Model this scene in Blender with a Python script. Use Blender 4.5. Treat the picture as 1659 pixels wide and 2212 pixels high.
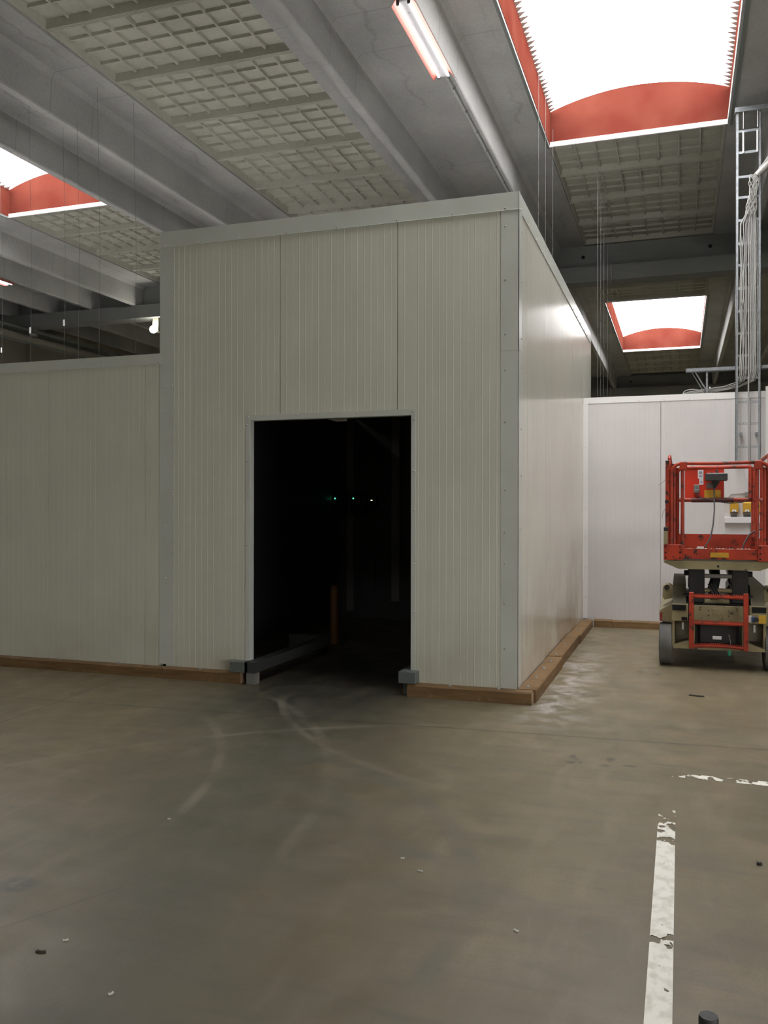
import bpy, math, random
from mathutils import Vector, Matrix
random.seed(7)
for _o in list(bpy.data.objects): bpy.data.objects.remove(_o)
SC = bpy.context.scene
COL = SC.collection
R = math.radians

# ------------------------------------------------------------------ camera
cam_d = bpy.data.cameras.new('camera')
cam = bpy.data.objects.new('camera', cam_d); COL.objects.link(cam)
yaw, pit, rol = R(-18.70), R(-.07), R(.10)
fwd = Vector((math.sin(yaw)*math.cos(pit), math.cos(yaw)*math.cos(pit), math.sin(pit)))
rgt = Vector((math.cos(yaw), -math.sin(yaw), 0)); up = rgt.cross(fwd)
r2 = math.cos(rol)*rgt + math.sin(rol)*up; u2 = -math.sin(rol)*rgt + math.cos(rol)*up
cam.matrix_world = Matrix(((r2.x, u2.x, -fwd.x, 0), (r2.y, u2.y, -fwd.y, 0), (r2.z, u2.z, -fwd.z, 1.6), (0, 0, 0, 1)))
cam_d.sensor_fit = 'VERTICAL'; cam_d.sensor_height = 24; cam_d.lens = 24*1890/2212
cam_d.clip_end = 200; cam_d.clip_start = .05
SC.camera = cam

# ------------------------------------------------------------------ sky and exposure
W = bpy.data.worlds.new('overcast_sky'); SC.world = W; W.use_nodes = True
bg = W.node_tree.nodes['Background']; bg.inputs[0].default_value = (1.0, .985, .99, 1); bg.inputs[1].default_value = 9.0
SC.view_settings.view_transform = 'Standard'; SC.view_settings.look = 'None'
SC.view_settings.gamma = 1; SC.view_settings.use_curve_mapping = False
SC.view_settings.exposure = 0.56
SC.cycles.max_bounces = 8; SC.cycles.diffuse_bounces = 5; SC.cycles.glossy_bounces = 4
SC.cycles.transparent_max_bounces = 12; SC.cycles.sample_clamp_indirect = 6

def portal(x, y, sx, sy, z=7.57):
    l = bpy.data.lights.new('skylight_portal', 'AREA'); l.shape = 'RECTANGLE'; l.size = sx; l.size_y = sy
    l.cycles.is_portal = True
    o = bpy.data.objects.new('skylight_portal', l); o.location = (x, y, z); COL.objects.link(o)

# ------------------------------------------------------------------ materials
def mat(name, col, rough=.6, metal=0., noise=None, bump=None, spec=.5, emit=None, coat=0):
    m = bpy.data.materials.new(name); m.use_nodes = True; nt = m.node_tree; N = nt.nodes; L = nt.links
    b = N['Principled BSDF']; b.inputs['Roughness'].default_value = rough; b.inputs['Metallic'].default_value = metal
    b.inputs['Specular IOR Level'].default_value = spec
    b.inputs['Coat Weight'].default_value = coat
    c = (*col, 1); b.inputs['Base Color'].default_value = c
    if noise or bump:
        tc = N.new('ShaderNodeTexCoord')
    if noise:   # list of (scale, detail, colour, low, high)
        prev = None
        for (sc, det, c2, lo, hi, *st) in noise:
            n = N.new('ShaderNodeTexNoise'); n.inputs['Scale'].default_value = sc; n.inputs['Detail'].default_value = det
            src = tc.outputs['Object']
            if st:
                mp = N.new('ShaderNodeMapping'); mp.inputs['Scale'].default_value = st[0]; L.new(src, mp.inputs[0]); src = mp.outputs[0]
            L.new(src, n.inputs[0])
            mr = N.new('ShaderNodeMapRange'); mr.inputs[1].default_value = lo; mr.inputs[2].default_value = hi; L.new(n.outputs[0], mr.inputs[0])
            mx = N.new('ShaderNodeMix'); mx.data_type = 'RGBA'; L.new(mr.outputs[0], mx.inputs[0])
            if prev: L.new(prev, mx.inputs[6])
            else: mx.inputs[6].default_value = c
            mx.inputs[7].default_value = (*c2, 1); prev = mx.outputs[2]
        L.new(prev, b.inputs['Base Color'])
    if bump:    # (scale, strength, distance)
        n = N.new('ShaderNodeTexNoise'); n.inputs['Scale'].default_value = bump[0]; n.inputs['Detail'].default_value = 4; L.new(tc.outputs['Object'], n.inputs[0])
        bp = N.new('ShaderNodeBump'); bp.inputs['Strength'].default_value = bump[1]; bp.inputs['Distance'].default_value = bump[2]
        L.new(n.outputs[0], bp.inputs['Height']); L.new(bp.outputs[0], b.inputs['Normal'])
    if emit:
        b.inputs['Emission Color'].default_value = (*emit[0], 1); b.inputs['Emission Strength'].default_value = emit[1]
    return m

M = {}
M['panel'] = mat('off_white_coated_steel', (.69, .715, .60), .30, noise=[(1.3, 3, (.645, .665, .555), .4, .75), (9, 4, (.65, .665, .555), .45, .8, (1, 1, .15))], spec=.5)
def dirty(m, zlo, zhi, col, k, ylo=None, yhi=None):
    # handling grime low down on the cladding
    nt = m.node_tree; N = nt.nodes; L = nt.links; b = N['Principled BSDF']; src = b.inputs['Base Color'].links[0].from_socket
    g = N.new('ShaderNodeNewGeometry'); sx = N.new('ShaderNodeSeparateXYZ'); L.new(g.outputs['Position'], sx.inputs[0])
    def rg(v, a, bb, c, d):
        q = N.new('ShaderNodeMapRange'); L.new(v, q.inputs[0])
        for i, w in enumerate((a, bb, c, d)): q.inputs[i+1].default_value = w
        return q.outputs[0]
    n = N.new('ShaderNodeTexNoise'); n.inputs['Scale'].default_value = 1.7; n.inputs['Detail'].default_value = 5; L.new(g.outputs['Position'], n.inputs[0])
    def mul(a, c):
        q = N.new('ShaderNodeMath'); q.operation = 'MULTIPLY'; L.new(a, q.inputs[0])
        if hasattr(c, 'links'): L.new(c, q.inputs[1])
        else: q.inputs[1].default_value = c
        return q.outputs[0]
    f = mul(mul(rg(sx.outputs[2], zlo, zhi, 1, 0), rg(n.outputs[0], .35, .62, 0, 1)), k)
    mx = N.new('ShaderNodeMix'); mx.data_type = 'RGBA'; L.new(f, mx.inputs[0]); L.new(src, mx.inputs[6]); mx.inputs[7].default_value = (*col, 1); L.new(mx.outputs[2], b.inputs['Base Color'])
M['side_panel'] = mat('glossy_side_cladding', (.70, .69, .60), .17, noise=[(1.3, 3, (.66, .64, .555), .4, .75)], spec=.5)
dirty(M['panel'], .05, .75, (.42, .33, .23), .40)
dirty(M['side_panel'], .0, 1.3, (.40, .31, .22), .75)
M['white_panel'] = mat('white_coated_steel', (.64, .62, .61), .42, noise=[(1.2, 3, (.59, .57, .56), .4, .75)])
M['flash'] = mat('grey_white_flashing', (.64, .67, .61), .27, noise=[(2, 3, (.59, .62, .56), .4, .7)])
M['white_flash'] = mat('white_flashing', (.78, .77, .75), .35)
M['dark_inside'] = mat('dark_shade_lining', (.055, .06, .058), .55)  # dark colour stands in for the shade of the unlit interior
M['screw'] = mat('screw_zinc', (.5, .5, .48), .35, .6)
M['galv'] = mat('galvanised_steel', (.42, .45, .47), .38, .75, noise=[(25, 3, (.3, .33, .35), .4, .7)])
M['rail'] = mat('grey_channel', (.16, .18, .17), .5, .2)
M['raildark'] = mat('shaded_channel', (.045, .048, .045), .6)  # channel grey coloured darker, for the shade inside the doorway
M['wood'] = mat('raw_timber', (.22, .13, .052), .75, noise=[(3, 6, (.14, .078, .028), .35, .7, (1, 1, 9)), (14, 3, (.30, .195, .10), .6, .85)], bump=(30, .3, .003))
M['woodtop'] = mat('timber_top', (.42, .29, .19), .8, noise=[(7, 6, (.28, .18, .11), .35, .7)])
M['conc2'] = mat('grey_panel_concrete', (.43, .43, .365), .9, noise=[(1.1, 3, (.375, .375, .315), .35, .7), (18, 4, (.465, .46, .395), .5, .8)], bump=(60, .25, .003))
M['girder'] = mat('girder_concrete', (.22, .23, .22), .9, noise=[(1.2, 4, (.18, .19, .18), .35, .7)], bump=(40, .25, .003))
M['hallwall'] = mat('hall_wall_render', (.30, .29, .24), .9, noise=[(.8, 4, (.25, .24, .2), .35, .7)])
M['sill'] = mat('white_sill', (.72, .68, .68), .6, noise=[(9, 4, (.6, .56, .56), .45, .7)])
M['slab'] = mat('roof_slab', (.18, .18, .17), .95)
M['cable'] = mat('grey_cable', (.36, .36, .345), .5)
M['cable2'] = mat('dark_cable', (.03, .03, .03), .5)
M['wrap'] = mat('cable_wrap', (.33, .33, .30), .35)
M['wire'] = mat('thin_wire', (.16, .16, .15), .5, .3)
M['wirelight'] = mat('thin_bright_wire', (.22, .22, .22), .5, .4)
M['clip'] = mat('bright_clip', (.8, .8, .8), .3)
M['red'] = mat('worn_orange_red_paint', (.46, .045, .016), .45, noise=[(3.5, 5, (.26, .027, .012), .38, .66), (15, 5, (.05, .02, .015), .57, .68)], bump=(45, .25, .002))
M['redflat'] = mat('bright_red_panel', (.60, .035, .012), .4, noise=[(4, 4, (.5, .035, .017), .4, .7)])
M['cream'] = mat('worn_cream_paint', (.30, .255, .14), .5, noise=[(3, 4, (.23, .195, .105), .4, .7), (18, 5, (.09, .07, .04), .62, .76)])
M['olive'] = mat('dirty_olive_paint', (.15, .135, .09), .6, noise=[(4, 4, (.10, .09, .06), .35, .7)])
M['black'] = mat('greasy_black_steel', (.018, .018, .019), .5, noise=[(8, 3, (.035, .03, .025), .5, .8)])
M['pocket'] = mat('black_pocket', (.004, .004, .004), .8)
M['tyre'] = mat('grey_solid_tyre', (.10, .10, .095), .8, noise=[(5, 4, (.15, .145, .13), .4, .7)])
M['yellow'] = mat('yellow_plastic', (.62, .36, .03), .45, noise=[(12, 3, (.5, .28, .02), .45, .7)])
M['greyp'] = mat('grey_plastic', (.22, .21, .19), .5)
M['sleeve'] = mat('dark_red_sleeve', (.09, .022, .018), .6)
M['paper'] = mat('white_paper', (.72, .72, .74), .7)
M['print'] = mat('grey_print', (.30, .31, .36), .7)
M['blue'] = mat('blue_plastic', (.05, .10, .22), .5)
M['green'] = mat('green_plastic', (.03, .30, .17), .5)
M['trunk'] = mat('white_trunking', (.74, .72, .72), .45)
M['dirtshadow'] = mat('dirt_shadow_brown', (.42, .33, .29), .9)  # brown for the dirt and shadow along the skylight curbs
M['bollard'] = mat('orange_bollard_paint', (.15, .065, .018), .6)
M['rubber'] = mat('black_rubber', (.03, .032, .03), .6, noise=[(60, 3, (.05, .052, .048), .4, .7)])
M['refl'] = mat('copper_pink_reflector', (.55, .17, .13), .45, 0)
M['fixture'] = mat('fixture_body', (.6, .6, .62), .4)
M['tube'] = mat('lit_fluorescent_tube', (.9, .9, .9), .5, emit=((1, .97, .98), 6))
M['tube2'] = mat('lit_cool_tube', (.9, .9, .9), .5, emit=((.93, .93, 1.0), 14))
M['flood'] = mat('lit_flood_lens', (.9, .9, .9), .5, emit=((1, .97, .85), 90))
M['ledg'] = mat('green_led', (.1, .8, .5), .5, emit=((.1, .9, .5), 1.6))
M['ledw'] = mat('white_led', (.8, .9, .6), .5, emit=((.7, .9, .5), 1.6))
M['litter'] = mat('pale_litter', (.55, .54, .48), .8)
M['darklitter'] = mat('dark_litter', (.05, .045, .035), .9)

def concrete_tt():
    m = mat('cast_concrete', (.30, .305, .285), .88); nt = m.node_tree; N = nt.nodes; L = nt.links; b = N['Principled BSDF']
    tc = N.new('ShaderNodeTexCoord')
    n1 = N.new('ShaderNodeTexNoise'); n1.inputs['Scale'].default_value = .9; n1.inputs['Detail'].default_value = 5; L.new(tc.outputs['Object'], n1.inputs[0])
    r1 = N.new('ShaderNodeValToRGB'); r1.color_ramp.elements[0].position = .3; r1.color_ramp.elements[0].color = (.31, .325, .30, 1)
    r1.color_ramp.elements[1].position = .75; r1.color_ramp.elements[1].color = (.43, .445, .41, 1); L.new(n1.outputs[0], r1.inputs[0])
    # ragged water-stain edge running along the ribs
    sx = N.new('ShaderNodeSeparateXYZ'); L.new(tc.outputs['Object'], sx.inputs[0])
    n2 = N.new('ShaderNodeTexNoise'); n2.inputs['Scale'].default_value = 1.6; n2.inputs['Detail'].default_value = 6; L.new(tc.outputs['Object'], n2.inputs[0])
    def math_(op, a, bb, cl=False):
        q = N.new('ShaderNodeMath'); q.operation = op; q.use_clamp = cl
        for i, v in ((0, a), (1, bb)):
            if v is None: continue
            if hasattr(v, 'links'): L.new(v, q.inputs[i])
            else: q.inputs[i].default_value = v
        return q.outputs[0]
    wob = math_('MULTIPLY', math_('SUBTRACT', n2.outputs[0], .5), .8)
    tot = None
    for x0 in (-.22, 1.02):
        d = math_('ABSOLUTE', math_('SUBTRACT', math_('ADD', sx.outputs[0], wob), x0), None)
        s = math_('SUBTRACT', 1, math_('DIVIDE', d, .045), True)
        tot = s if tot is None else math_('MAXIMUM', tot, s)
    # formwork joints across the element
    jm = None
    for y0 in (8.99, 9.80, 13.43, 15.1, 4.0, 24.4, 27.1, 30.2, -4):
        d = math_('ABSOLUTE', math_('SUBTRACT', sx.outputs[1], y0), None)
        s = math_('SUBTRACT', 1, math_('DIVIDE', d, .012), True)
        jm = s if jm is None else math_('MAXIMUM', jm, s)
    n3 = N.new('ShaderNodeTexNoise'); n3.inputs['Scale'].default_value = 30; n3.inputs['Detail'].default_value = 5; L.new(tc.outputs['Object'], n3.inputs[0])
    n4 = N.new('ShaderNodeTexNoise'); n4.inputs['Scale'].default_value = .7; L.new(tc.outputs['Object'], n4.inputs[0])
    brk = N.new('ShaderNodeMapRange'); L.new(n4.outputs[0], brk.inputs[0]); brk.inputs[1].default_value = .46; brk.inputs[2].default_value = .58
    tot = math_('MULTIPLY', tot, brk.outputs[0])
    f = math_('ADD', math_('MULTIPLY', tot, .30), math_('MULTIPLY', jm, .40), True)
    mx = N.new('ShaderNodeMix'); mx.data_type = 'RGBA'; L.new(f, mx.inputs[0]); L.new(r1.outputs[0], mx.inputs[6]); mx.inputs[7].default_value = (.11, .115, .105, 1)
    mx2 = N.new('ShaderNodeMix'); mx2.data_type = 'RGBA'; mx2.blend_type = 'MULTIPLY'; mx2.inputs[0].default_value = .35; L.new(mx.outputs[2], mx2.inputs[6]); L.new(n3.outputs[1], mx2.inputs[7])
    hs = N.new('ShaderNodeHueSaturation'); hs.inputs['Saturation'].default_value = .55; hs.inputs['Value'].default_value = 1.1; L.new(mx2.outputs[2], hs.inputs['Color'])
    L.new(hs.outputs[0], b.inputs['Base Color'])
    bp = N.new('ShaderNodeBump'); bp.inputs['Strength'].default_value = .2; bp.inputs['Distance'].default_value = .004; L.new(n3.outputs[0], bp.inputs['Height']); L.new(bp.outputs[0], b.inputs['Normal'])
    return m
M['conc'] = concrete_tt()

def translucent(name, col, t_col, ft, fclear):
    m = bpy.data.materials.new(name); m.use_nodes = True; nt = m.node_tree; N = nt.nodes; L = nt.links
    for n in list(N): N.remove(n)
    o = N.new('ShaderNodeOutputMaterial'); d = N.new('ShaderNodeBsdfDiffuse'); t = N.new('ShaderNodeBsdfTranslucent'); c = N.new('ShaderNodeBsdfTransparent')
    d.inputs[0].default_value = (*col, 1); t.inputs[0].default_value = (*t_col, 1)
    a = N.new('ShaderNodeMixShader'); a.inputs[0].default_value = ft; L.new(d.outputs[0], a.inputs[1]); L.new(t.outputs[0], a.inputs[2])
    b = N.new('ShaderNodeMixShader'); b.inputs[0].default_value = fclear; L.new(a.outputs[0], b.inputs[1]); L.new(c.outputs[0], b.inputs[2])
    if name.startswith('orange'):
        tc = N.new('ShaderNodeTexCoord'); n = N.new('ShaderNodeTexNoise'); n.inputs['Scale'].default_value = 2.2; n.inputs['Detail'].default_value = 5; L.new(tc.outputs['Object'], n.inputs[0])
        cr = N.new('ShaderNodeValToRGB'); cr.color_ramp.elements[0].position = .35; cr.color_ramp.elements[0].color = (col[0]*.8, col[1]*.8, col[2]*.8, 1)
        cr.color_ramp.elements[1].position = .7; cr.color_ramp.elements[1].color = (col[0], col[1]*1.25, col[2]*1.2, 1); L.new(n.outputs[0], cr.inputs[0]); L.new(cr.outputs[0], d.inputs[0])
    L.new(b.outputs[0], o.inputs[0]); return m
M['orange'] = translucent('orange_fibreglass', (.135, .030, .021), (.65, .14, .07), .02, 0)
M['glaze'] = translucent('clear_corrugated_polycarbonate', (.8, .8, .8), (.9, .9, .9), .85, .45)

M['pane'] = translucent('light_gate_glass', (.8, .8, .8), (.9, .9, .9), .8, .9)

def floor_mat():
    m = mat('worn_power_floated_concrete', (.2, .18, .14), .5, spec=.32); nt = m.node_tree; N = nt.nodes; L = nt.links; b = N['Principled BSDF']
    tc = N.new('ShaderNodeTexCoord'); P = tc.outputs['Object']
    sx = N.new('ShaderNodeSeparateXYZ'); L.new(P, sx.inputs[0]); X, Y = sx.outputs[0], sx.outputs[1]
    def mth(op, a, bb=None, cl=False):
        q = N.new('ShaderNodeMath'); q.operation = op; q.use_clamp = cl
        for i, v in ((0, a), (1, bb)):
            if v is None: continue
            if hasattr(v, 'links'): L.new(v, q.inputs[i])
            else: q.inputs[i].default_value = v
        return q.outputs[0]
    def noise(sc, det, stretch=None, dist=0):
        src = P
        if stretch:
            mp = N.new('ShaderNodeMapping'); mp.inputs['Scale'].default_value = stretch[:3]
            if len(stretch) > 3: mp.inputs['Rotation'].default_value = (0, 0, stretch[3])
            L.new(P, mp.inputs[0]); src = mp.outputs[0]
        n = N.new('ShaderNodeTexNoise'); n.inputs['Scale'].default_value = sc; n.inputs['Detail'].default_value = det; n.inputs['Distortion'].default_value = dist
        L.new(src, n.inputs[0]); return n.outputs[0]
    def rng(v, a, bb, c=0., d=1.):
        q = N.new('ShaderNodeMapRange'); L.new(v, q.inputs[0])
        for i, w in enumerate((a, bb, c, d)): q.inputs[i+1].default_value = w
        return q.outputs[0]
    def mix(f, a, c, mode='MIX'):
        q = N.new('ShaderNodeMix'); q.data_type = 'RGBA'; q.blend_type = mode
        if hasattr(f, 'links'): L.new(f, q.inputs[0])
        else: q.inputs[0].default_value = f
        for i, v in ((6, a), (7, c)):
            if hasattr(v, 'links'): L.new(v, q.inputs[i])
            else: q.inputs[i].default_value = (*v, 1)
        return q.outputs[2]
    def band(v, c, w):
        return mth('SUBTRACT', 1, mth('DIVIDE', mth('ABSOLUTE', mth('SUBTRACT', v, c)), w), True)
    col = mix(rng(noise(.55, 5), .32, .68), (.190, .153, .086), (.142, .120, .071))
    col = mix(rng(noise(2.6, 6, (1, 1, 1), .6), .45, .75), col, (.222, .176, .103))
    col = mix(mth('MULTIPLY', rng(noise(5.5, 8, (.35, 1.6, 1, .5), .4), .5, .72), .55), col, (.115, .102, .068))
    col = mix(mth('MULTIPLY', rng(noise(4.2, 8, (1.5, .4, 1, -.3), .5), .54, .74), .45), col, (.27, .225, .15))
    # grubby traffic lane from the doorway out across the hall
    ang = mth('ADD', X, mth('MULTIPLY', mth('SUBTRACT', 7.2, Y), -.25))    # lane axis drifts as it comes out
    wob = mth('MULTIPLY', mth('SUBTRACT', noise(.8, 4), .5), 1.2)
    d = mth('ABSOLUTE', mth('ADD', mth('ADD', ang, 3.0), wob))
    lane = rng(d, .1, 1.5, 1, 0)
    lane = mth('MULTIPLY', lane, rng(Y, 8.5, 12, 1, 0))
    near = rng(Y, 1.5, 6.6, .70, .60)
    lane = mth('MULTIPLY', lane, near)
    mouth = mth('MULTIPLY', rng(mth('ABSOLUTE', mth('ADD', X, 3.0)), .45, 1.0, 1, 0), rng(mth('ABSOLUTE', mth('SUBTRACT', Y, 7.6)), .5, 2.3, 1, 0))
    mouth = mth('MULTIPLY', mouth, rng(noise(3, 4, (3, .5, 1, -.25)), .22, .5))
    col = mix(lane, col, (.068, .070, .054))
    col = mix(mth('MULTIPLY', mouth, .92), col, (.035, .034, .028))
    # pale and dark curved tyre arcs
    def arc(cx, cy, r, w, c, k, ylo=-50, yhi=50):
        nonlocal col
        dx = mth('SUBTRACT', X, cx); dy = mth('SUBTRACT', Y, cy)
        rr = mth('SQRT', mth('ADD', mth('MULTIPLY', dx, dx), mth('MULTIPLY', dy, dy)))
        f = mth('MULTIPLY', rng(mth('ABSOLUTE', mth('SUBTRACT', rr, r)), w*.4, w, 1, 0), k)
        f = mth('MULTIPLY', f, rng(noise(2.2, 5), .35, .6))
        f = mth('MULTIPLY', f, rng(Y, ylo, ylo+.7)); f = mth('MULTIPLY', f, rng(Y, yhi-.7, yhi, 1, 0))
        col = mix(f, col, c)
    pale = (.25, .22, .165)
    arc(-6.2, 3.4, 3.75, .045, pale, .5, 3.2, 6.4)
    arc(-6.2, 3.4, 4.45, .05, pale, .4, 3.4, 7.2)
    arc(-.2, 2.2, 4.4, .045, pale, .5, 3.6, 6.9)
    arc(.1, 8.2, 3.6, .04, pale, .5, 4.6, 7.3)
    arc(-3.0, 3.2, 2.2, .08, (.10, .10, .08), .45, 2, 6)
    arc(1.8, 7.8, 4.9, .12, (.11, .105, .085), .40, 3, 8)
    # chalky dust beside the sill timbers
    cd = mth('MULTIPLY', rng(mth('ABSOLUTE', mth('SUBTRACT', X, -.98)), .02, .38, 1, 0), rng(Y, 6.3, 7.1)); cd = mth('MULTIPLY', cd, rng(Y, 8.6, 11, 1, 0))
    cd = mth('MULTIPLY', cd, rng(noise(5, 6, None, .8), .42, .68))
    col = mix(mth('MULTIPLY', cd, .9), col, (.52, .48, .45))
    # dark spots
    def spot(cx, cy, rx, ry, c, k):
        nonlocal col
        dx = mth('DIVIDE', mth('SUBTRACT', X, cx), rx); dy = mth('DIVIDE', mth('SUBTRACT', Y, cy), ry)
        rr = mth('ADD', mth('MULTIPLY', dx, dx), mth('MULTIPLY', dy, dy))
        f = mth('MULTIPLY', mth('MULTIPLY', rng(rr, .3, 1.1, 1, 0), k), rng(noise(14, 3), .25, .5))
        col = mix(f, col, c)
    for s in [(-.66, 5.80, .028, .05), (-.63, 5.74, .02, .03), (-.655, 5.66, .035, .035), (-.60, 5.68, .015, .03), (-.42, 5.80, .03, .06), (-.45, 5.66, .035, .04), (-.30, 5.70, .05, .03),
              (-.36, 9.1, .05, .09), (-.27, 9.3, .04, .06), (-.20, 9.0, .04, .06)]:
        spot(*s, (.07, .06, .045), .8)
    spot(-2.68, 3.04, .10, .085, (.075, .075, .065), .85)
    # joints
    jw = mth('MULTIPLY', mth('SUBTRACT', noise(6, 3), .5), .02)
    j = band(mth('ADD', mth('ADD', Y, mth('MULTIPLY', X, -.055)), jw), 6.355, .016)
    j = mth('MAXIMUM', j, mth('MULTIPLY', band(mth('ADD', mth('ADD', X, jw), mth('MULTIPLY', Y, .115)), -4.23, .014), rng(Y, 2.5, 3)))
    j = mth('MAXIMUM', j, mth('MULTIPLY', band(mth('ADD', mth('ADD', Y, mth('MULTIPLY', X, -2.1)), jw), 7.87, .02), mth('MULTIPLY', rng(X, -2.3, -2.15, 1, 0), .5)))
    col = mix(mth('MULTIPLY', j, .85), col, (.04, .035, .028))
    # speckle
    col = mix(mth('MULTIPLY', rng(noise(70, 4), .4, .7), .35), col, (.12, .11, .09))
    L.new(col, b.inputs['Base Color'])
    L.new(rng(noise(3.5, 4), .3, .7, .36, .55), b.inputs['Roughness'])
    bp = N.new('ShaderNodeBump'); bp.inputs['Strength'].default_value = .25; bp.inputs['Distance'].default_value = .003; L.new(noise(40, 5), bp.inputs['Height']); L.new(bp.outputs[0], b.inputs['Normal'])
    return m
M['floor'] = floor_mat()

# ------------------------------------------------------------------ mesh helpers (all coordinates are world metres)
class MB:
    def __init__(s): s.v = []; s.f = []
    def add(s, vs, fs):
        k = len(s.v); s.v += [tuple(v) for v in vs]; s.f += [tuple(i+k for i in f) for f in fs]; return s
    def box(s, x0, x1, y0, y1, z0, z1, ch=0):
        if ch:      # chamfered box
            c = ch; pts = []; import itertools
            X = (x0, x1); Y = (y0, y1); Z = (z0, z1)
            idx = {}
            for a in (0, 1):
                for b in (0, 1):
                    for d in (0, 1):
                        sx = c if a == 0 else -c; sy = c if b == 0 else -c; sz = c if d == 0 else -c
                        for ax in range(3):
                            p = [X[a]+sx, Y[b]+sy, Z[d]+sz]; p[ax] = (X[a], Y[b], Z[d])[ax]
                            idx[(a, b, d, ax)] = len(pts); pts.append(p)
            F = []
            for ax in range(3):
                o = [i for i in range(3) if i != ax]
                for e in (0, 1):
                    q = []
                    for (m, n) in ((0, 0), (1, 0), (1, 1), (0, 1)):
                        k = [0, 0, 0]; k[ax] = e; k[o[0]] = m; k[o[1]] = n; q.append(idx[(*k, ax)])
                    F.append(q)
            for ax in range(3):     # edge faces parallel to ax
                o = [i for i in range(3) if i != ax]
                for m in (0, 1):
                    for n in (0, 1):
                        k0 = [0, 0, 0]; k0[o[0]] = m; k0[o[1]] = n; k1 = list(k0); k1[ax] = 1
                        F.append([idx[(*k0, o[0])], idx[(*k0, o[1])], idx[(*k1, o[1])], idx[(*k1, o[0])]])
            for a in (0, 1):
                for b in (0, 1):
                    for d in (0, 1): F.append([idx[(a, b, d, 0)], idx[(a, b, d, 1)], idx[(a, b, d, 2)]])
            return s.add(pts, F)
        return s.add([(x0, y0, z0), (x1, y0, z0), (x1, y1, z0), (x0, y1, z0), (x0, y0, z1), (x1, y0, z1), (x1, y1, z1), (x0, y1, z1)],
                     [(0, 3, 2, 1), (4, 5, 6, 7), (0, 1, 5, 4), (1, 2, 6, 5), (2, 3, 7, 6), (3, 0, 4, 7)])
    def prism(s, prof, axis, a, b, cap=True):
        """prof: closed 2-D outline; axis 'x','y','z' is the extrusion direction"""
        def P(p, t): return {'x': (t, p[0], p[1]), 'y': (p[0], t, p[1]), 'z': (p[0], p[1], t)}[axis]
        n = len(prof); vs = [P(p, a) for p in prof]+[P(p, b) for p in prof]
        fs = [(i, (i+1) % n, n+(i+1) % n, n+i) for i in range(n)]
        if cap: fs += [tuple(range(n))[::-1], tuple(range(n, 2*n))]
        return s.add(vs, fs)
    def tube(s, path, r, n=8, closed=False, cap=True):
        path = [Vector(p) for p in path]; k = len(path); rings = []
        t0 = (path[1]-path[0]).normalized(); ref = Vector((0, 0, 1)) if abs(t0.z) < .9 else Vector((1, 0, 0))
        nrm = t0.cross(ref).normalized()
        for i, p in enumerate(path):
            a = path[max(i-1, 0)]; b = path[min(i+1, k-1)]; t = (b-a).normalized()
            nrm = (nrm-t*nrm.dot(t)).normalized(); bn = t.cross(nrm)
            rr = r[i] if isinstance(r, (list, tuple)) else r
            rings.append([p+(nrm*math.cos(2*math.pi*j/n)+bn*math.sin(2*math.pi*j/n))*rr for j in range(n)])
        vs = [v for rg in rings for v in rg]; fs = []
        for i in range(k-1):
            for j in range(n): fs.append((i*n+j, i*n+(j+1) % n, (i+1)*n+(j+1) % n, (i+1)*n+j))
        if cap: fs += [tuple(range(n))[::-1], tuple((k-1)*n+j for j in range(n))]
        return s.add(vs, fs)
    def cyl(s, c, axis, r, h, n=16, r2=None):
        d = {'x': Vector((1, 0, 0)), 'y': Vector((0, 1, 0)), 'z': Vector((0, 0, 1))}[axis]; c = Vector(c)
        return s.tube([c, c+d*h], [r, r if r2 is None else r2], n)
    def dome(s, c, axis, r, n=8):
        d = {'x': Vector((1, 0, 0)), '-y': Vector((0, -1, 0)), 'z': Vector((0, 0, 1)), '-z': Vector((0, 0, -1))}[axis]; c = Vector(c)
        return s.tube([c, c+d*r*.5, c+d*r*.8], [r, r*.85, r*.4], n)
    def build(s, name, m, parent=None, smooth=False, label=None, loc=None):
        me = bpy.data.meshes.new(name)
        base = worldloc(parent) if parent else Vector((0, 0, 0))
        off = Vector(loc) if loc is not None else base
        me.from_pydata([Vector(v)-off for v in s.v], [], s.f); me.validate(); me.update()
        me.materials.append(M[m] if isinstance(m, str) else m)
        if smooth:
            for p in me.polygons: p.use_smooth = True
            try: me.set_sharp_from_angle(angle=R(40))
            except Exception: pass
        o = bpy.data.objects.new(name, me); COL.objects.link(o)
        o.location = off-base
        if parent: o.parent = parent
        if label: o['label'] = label
        return o
def worldloc(o):
    v = Vector((0, 0, 0))
    while o: v += Vector(o.location); o = o.parent
    return v
def tag(o, label=None, cat=None, group=None, kind=None):
    for k, v in (('label', label), ('category', cat), ('group', group), ('kind', kind)):
        if v: o[k] = v
    return o
def empty(name, loc, label=None, cat=None, group=None, kind=None):
    o = bpy.data.objects.new(name, None); COL.objects.link(o); o.location = loc; o.empty_display_size = .1
    return tag(o, label, cat, group, kind)
def share(src, parent, delta):
    c = src.copy(); COL.objects.link(c); c.parent = parent; c.location = Vector(src.location)+Vector(delta); return c
def thing(mb, name, m, label, cat, loc, group=None, smooth=False):
    return tag(mb.build(name, m, None, smooth, None, loc), label, cat, group)
def arcpts(cx, cy, r, a0, a1, n=6):
    return [(cx+r*math.cos(R(a0+(a1-a0)*i/n)), cy+r*math.sin(R(a0+(a1-a0)*i/n))) for i in range(n+1)]

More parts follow.
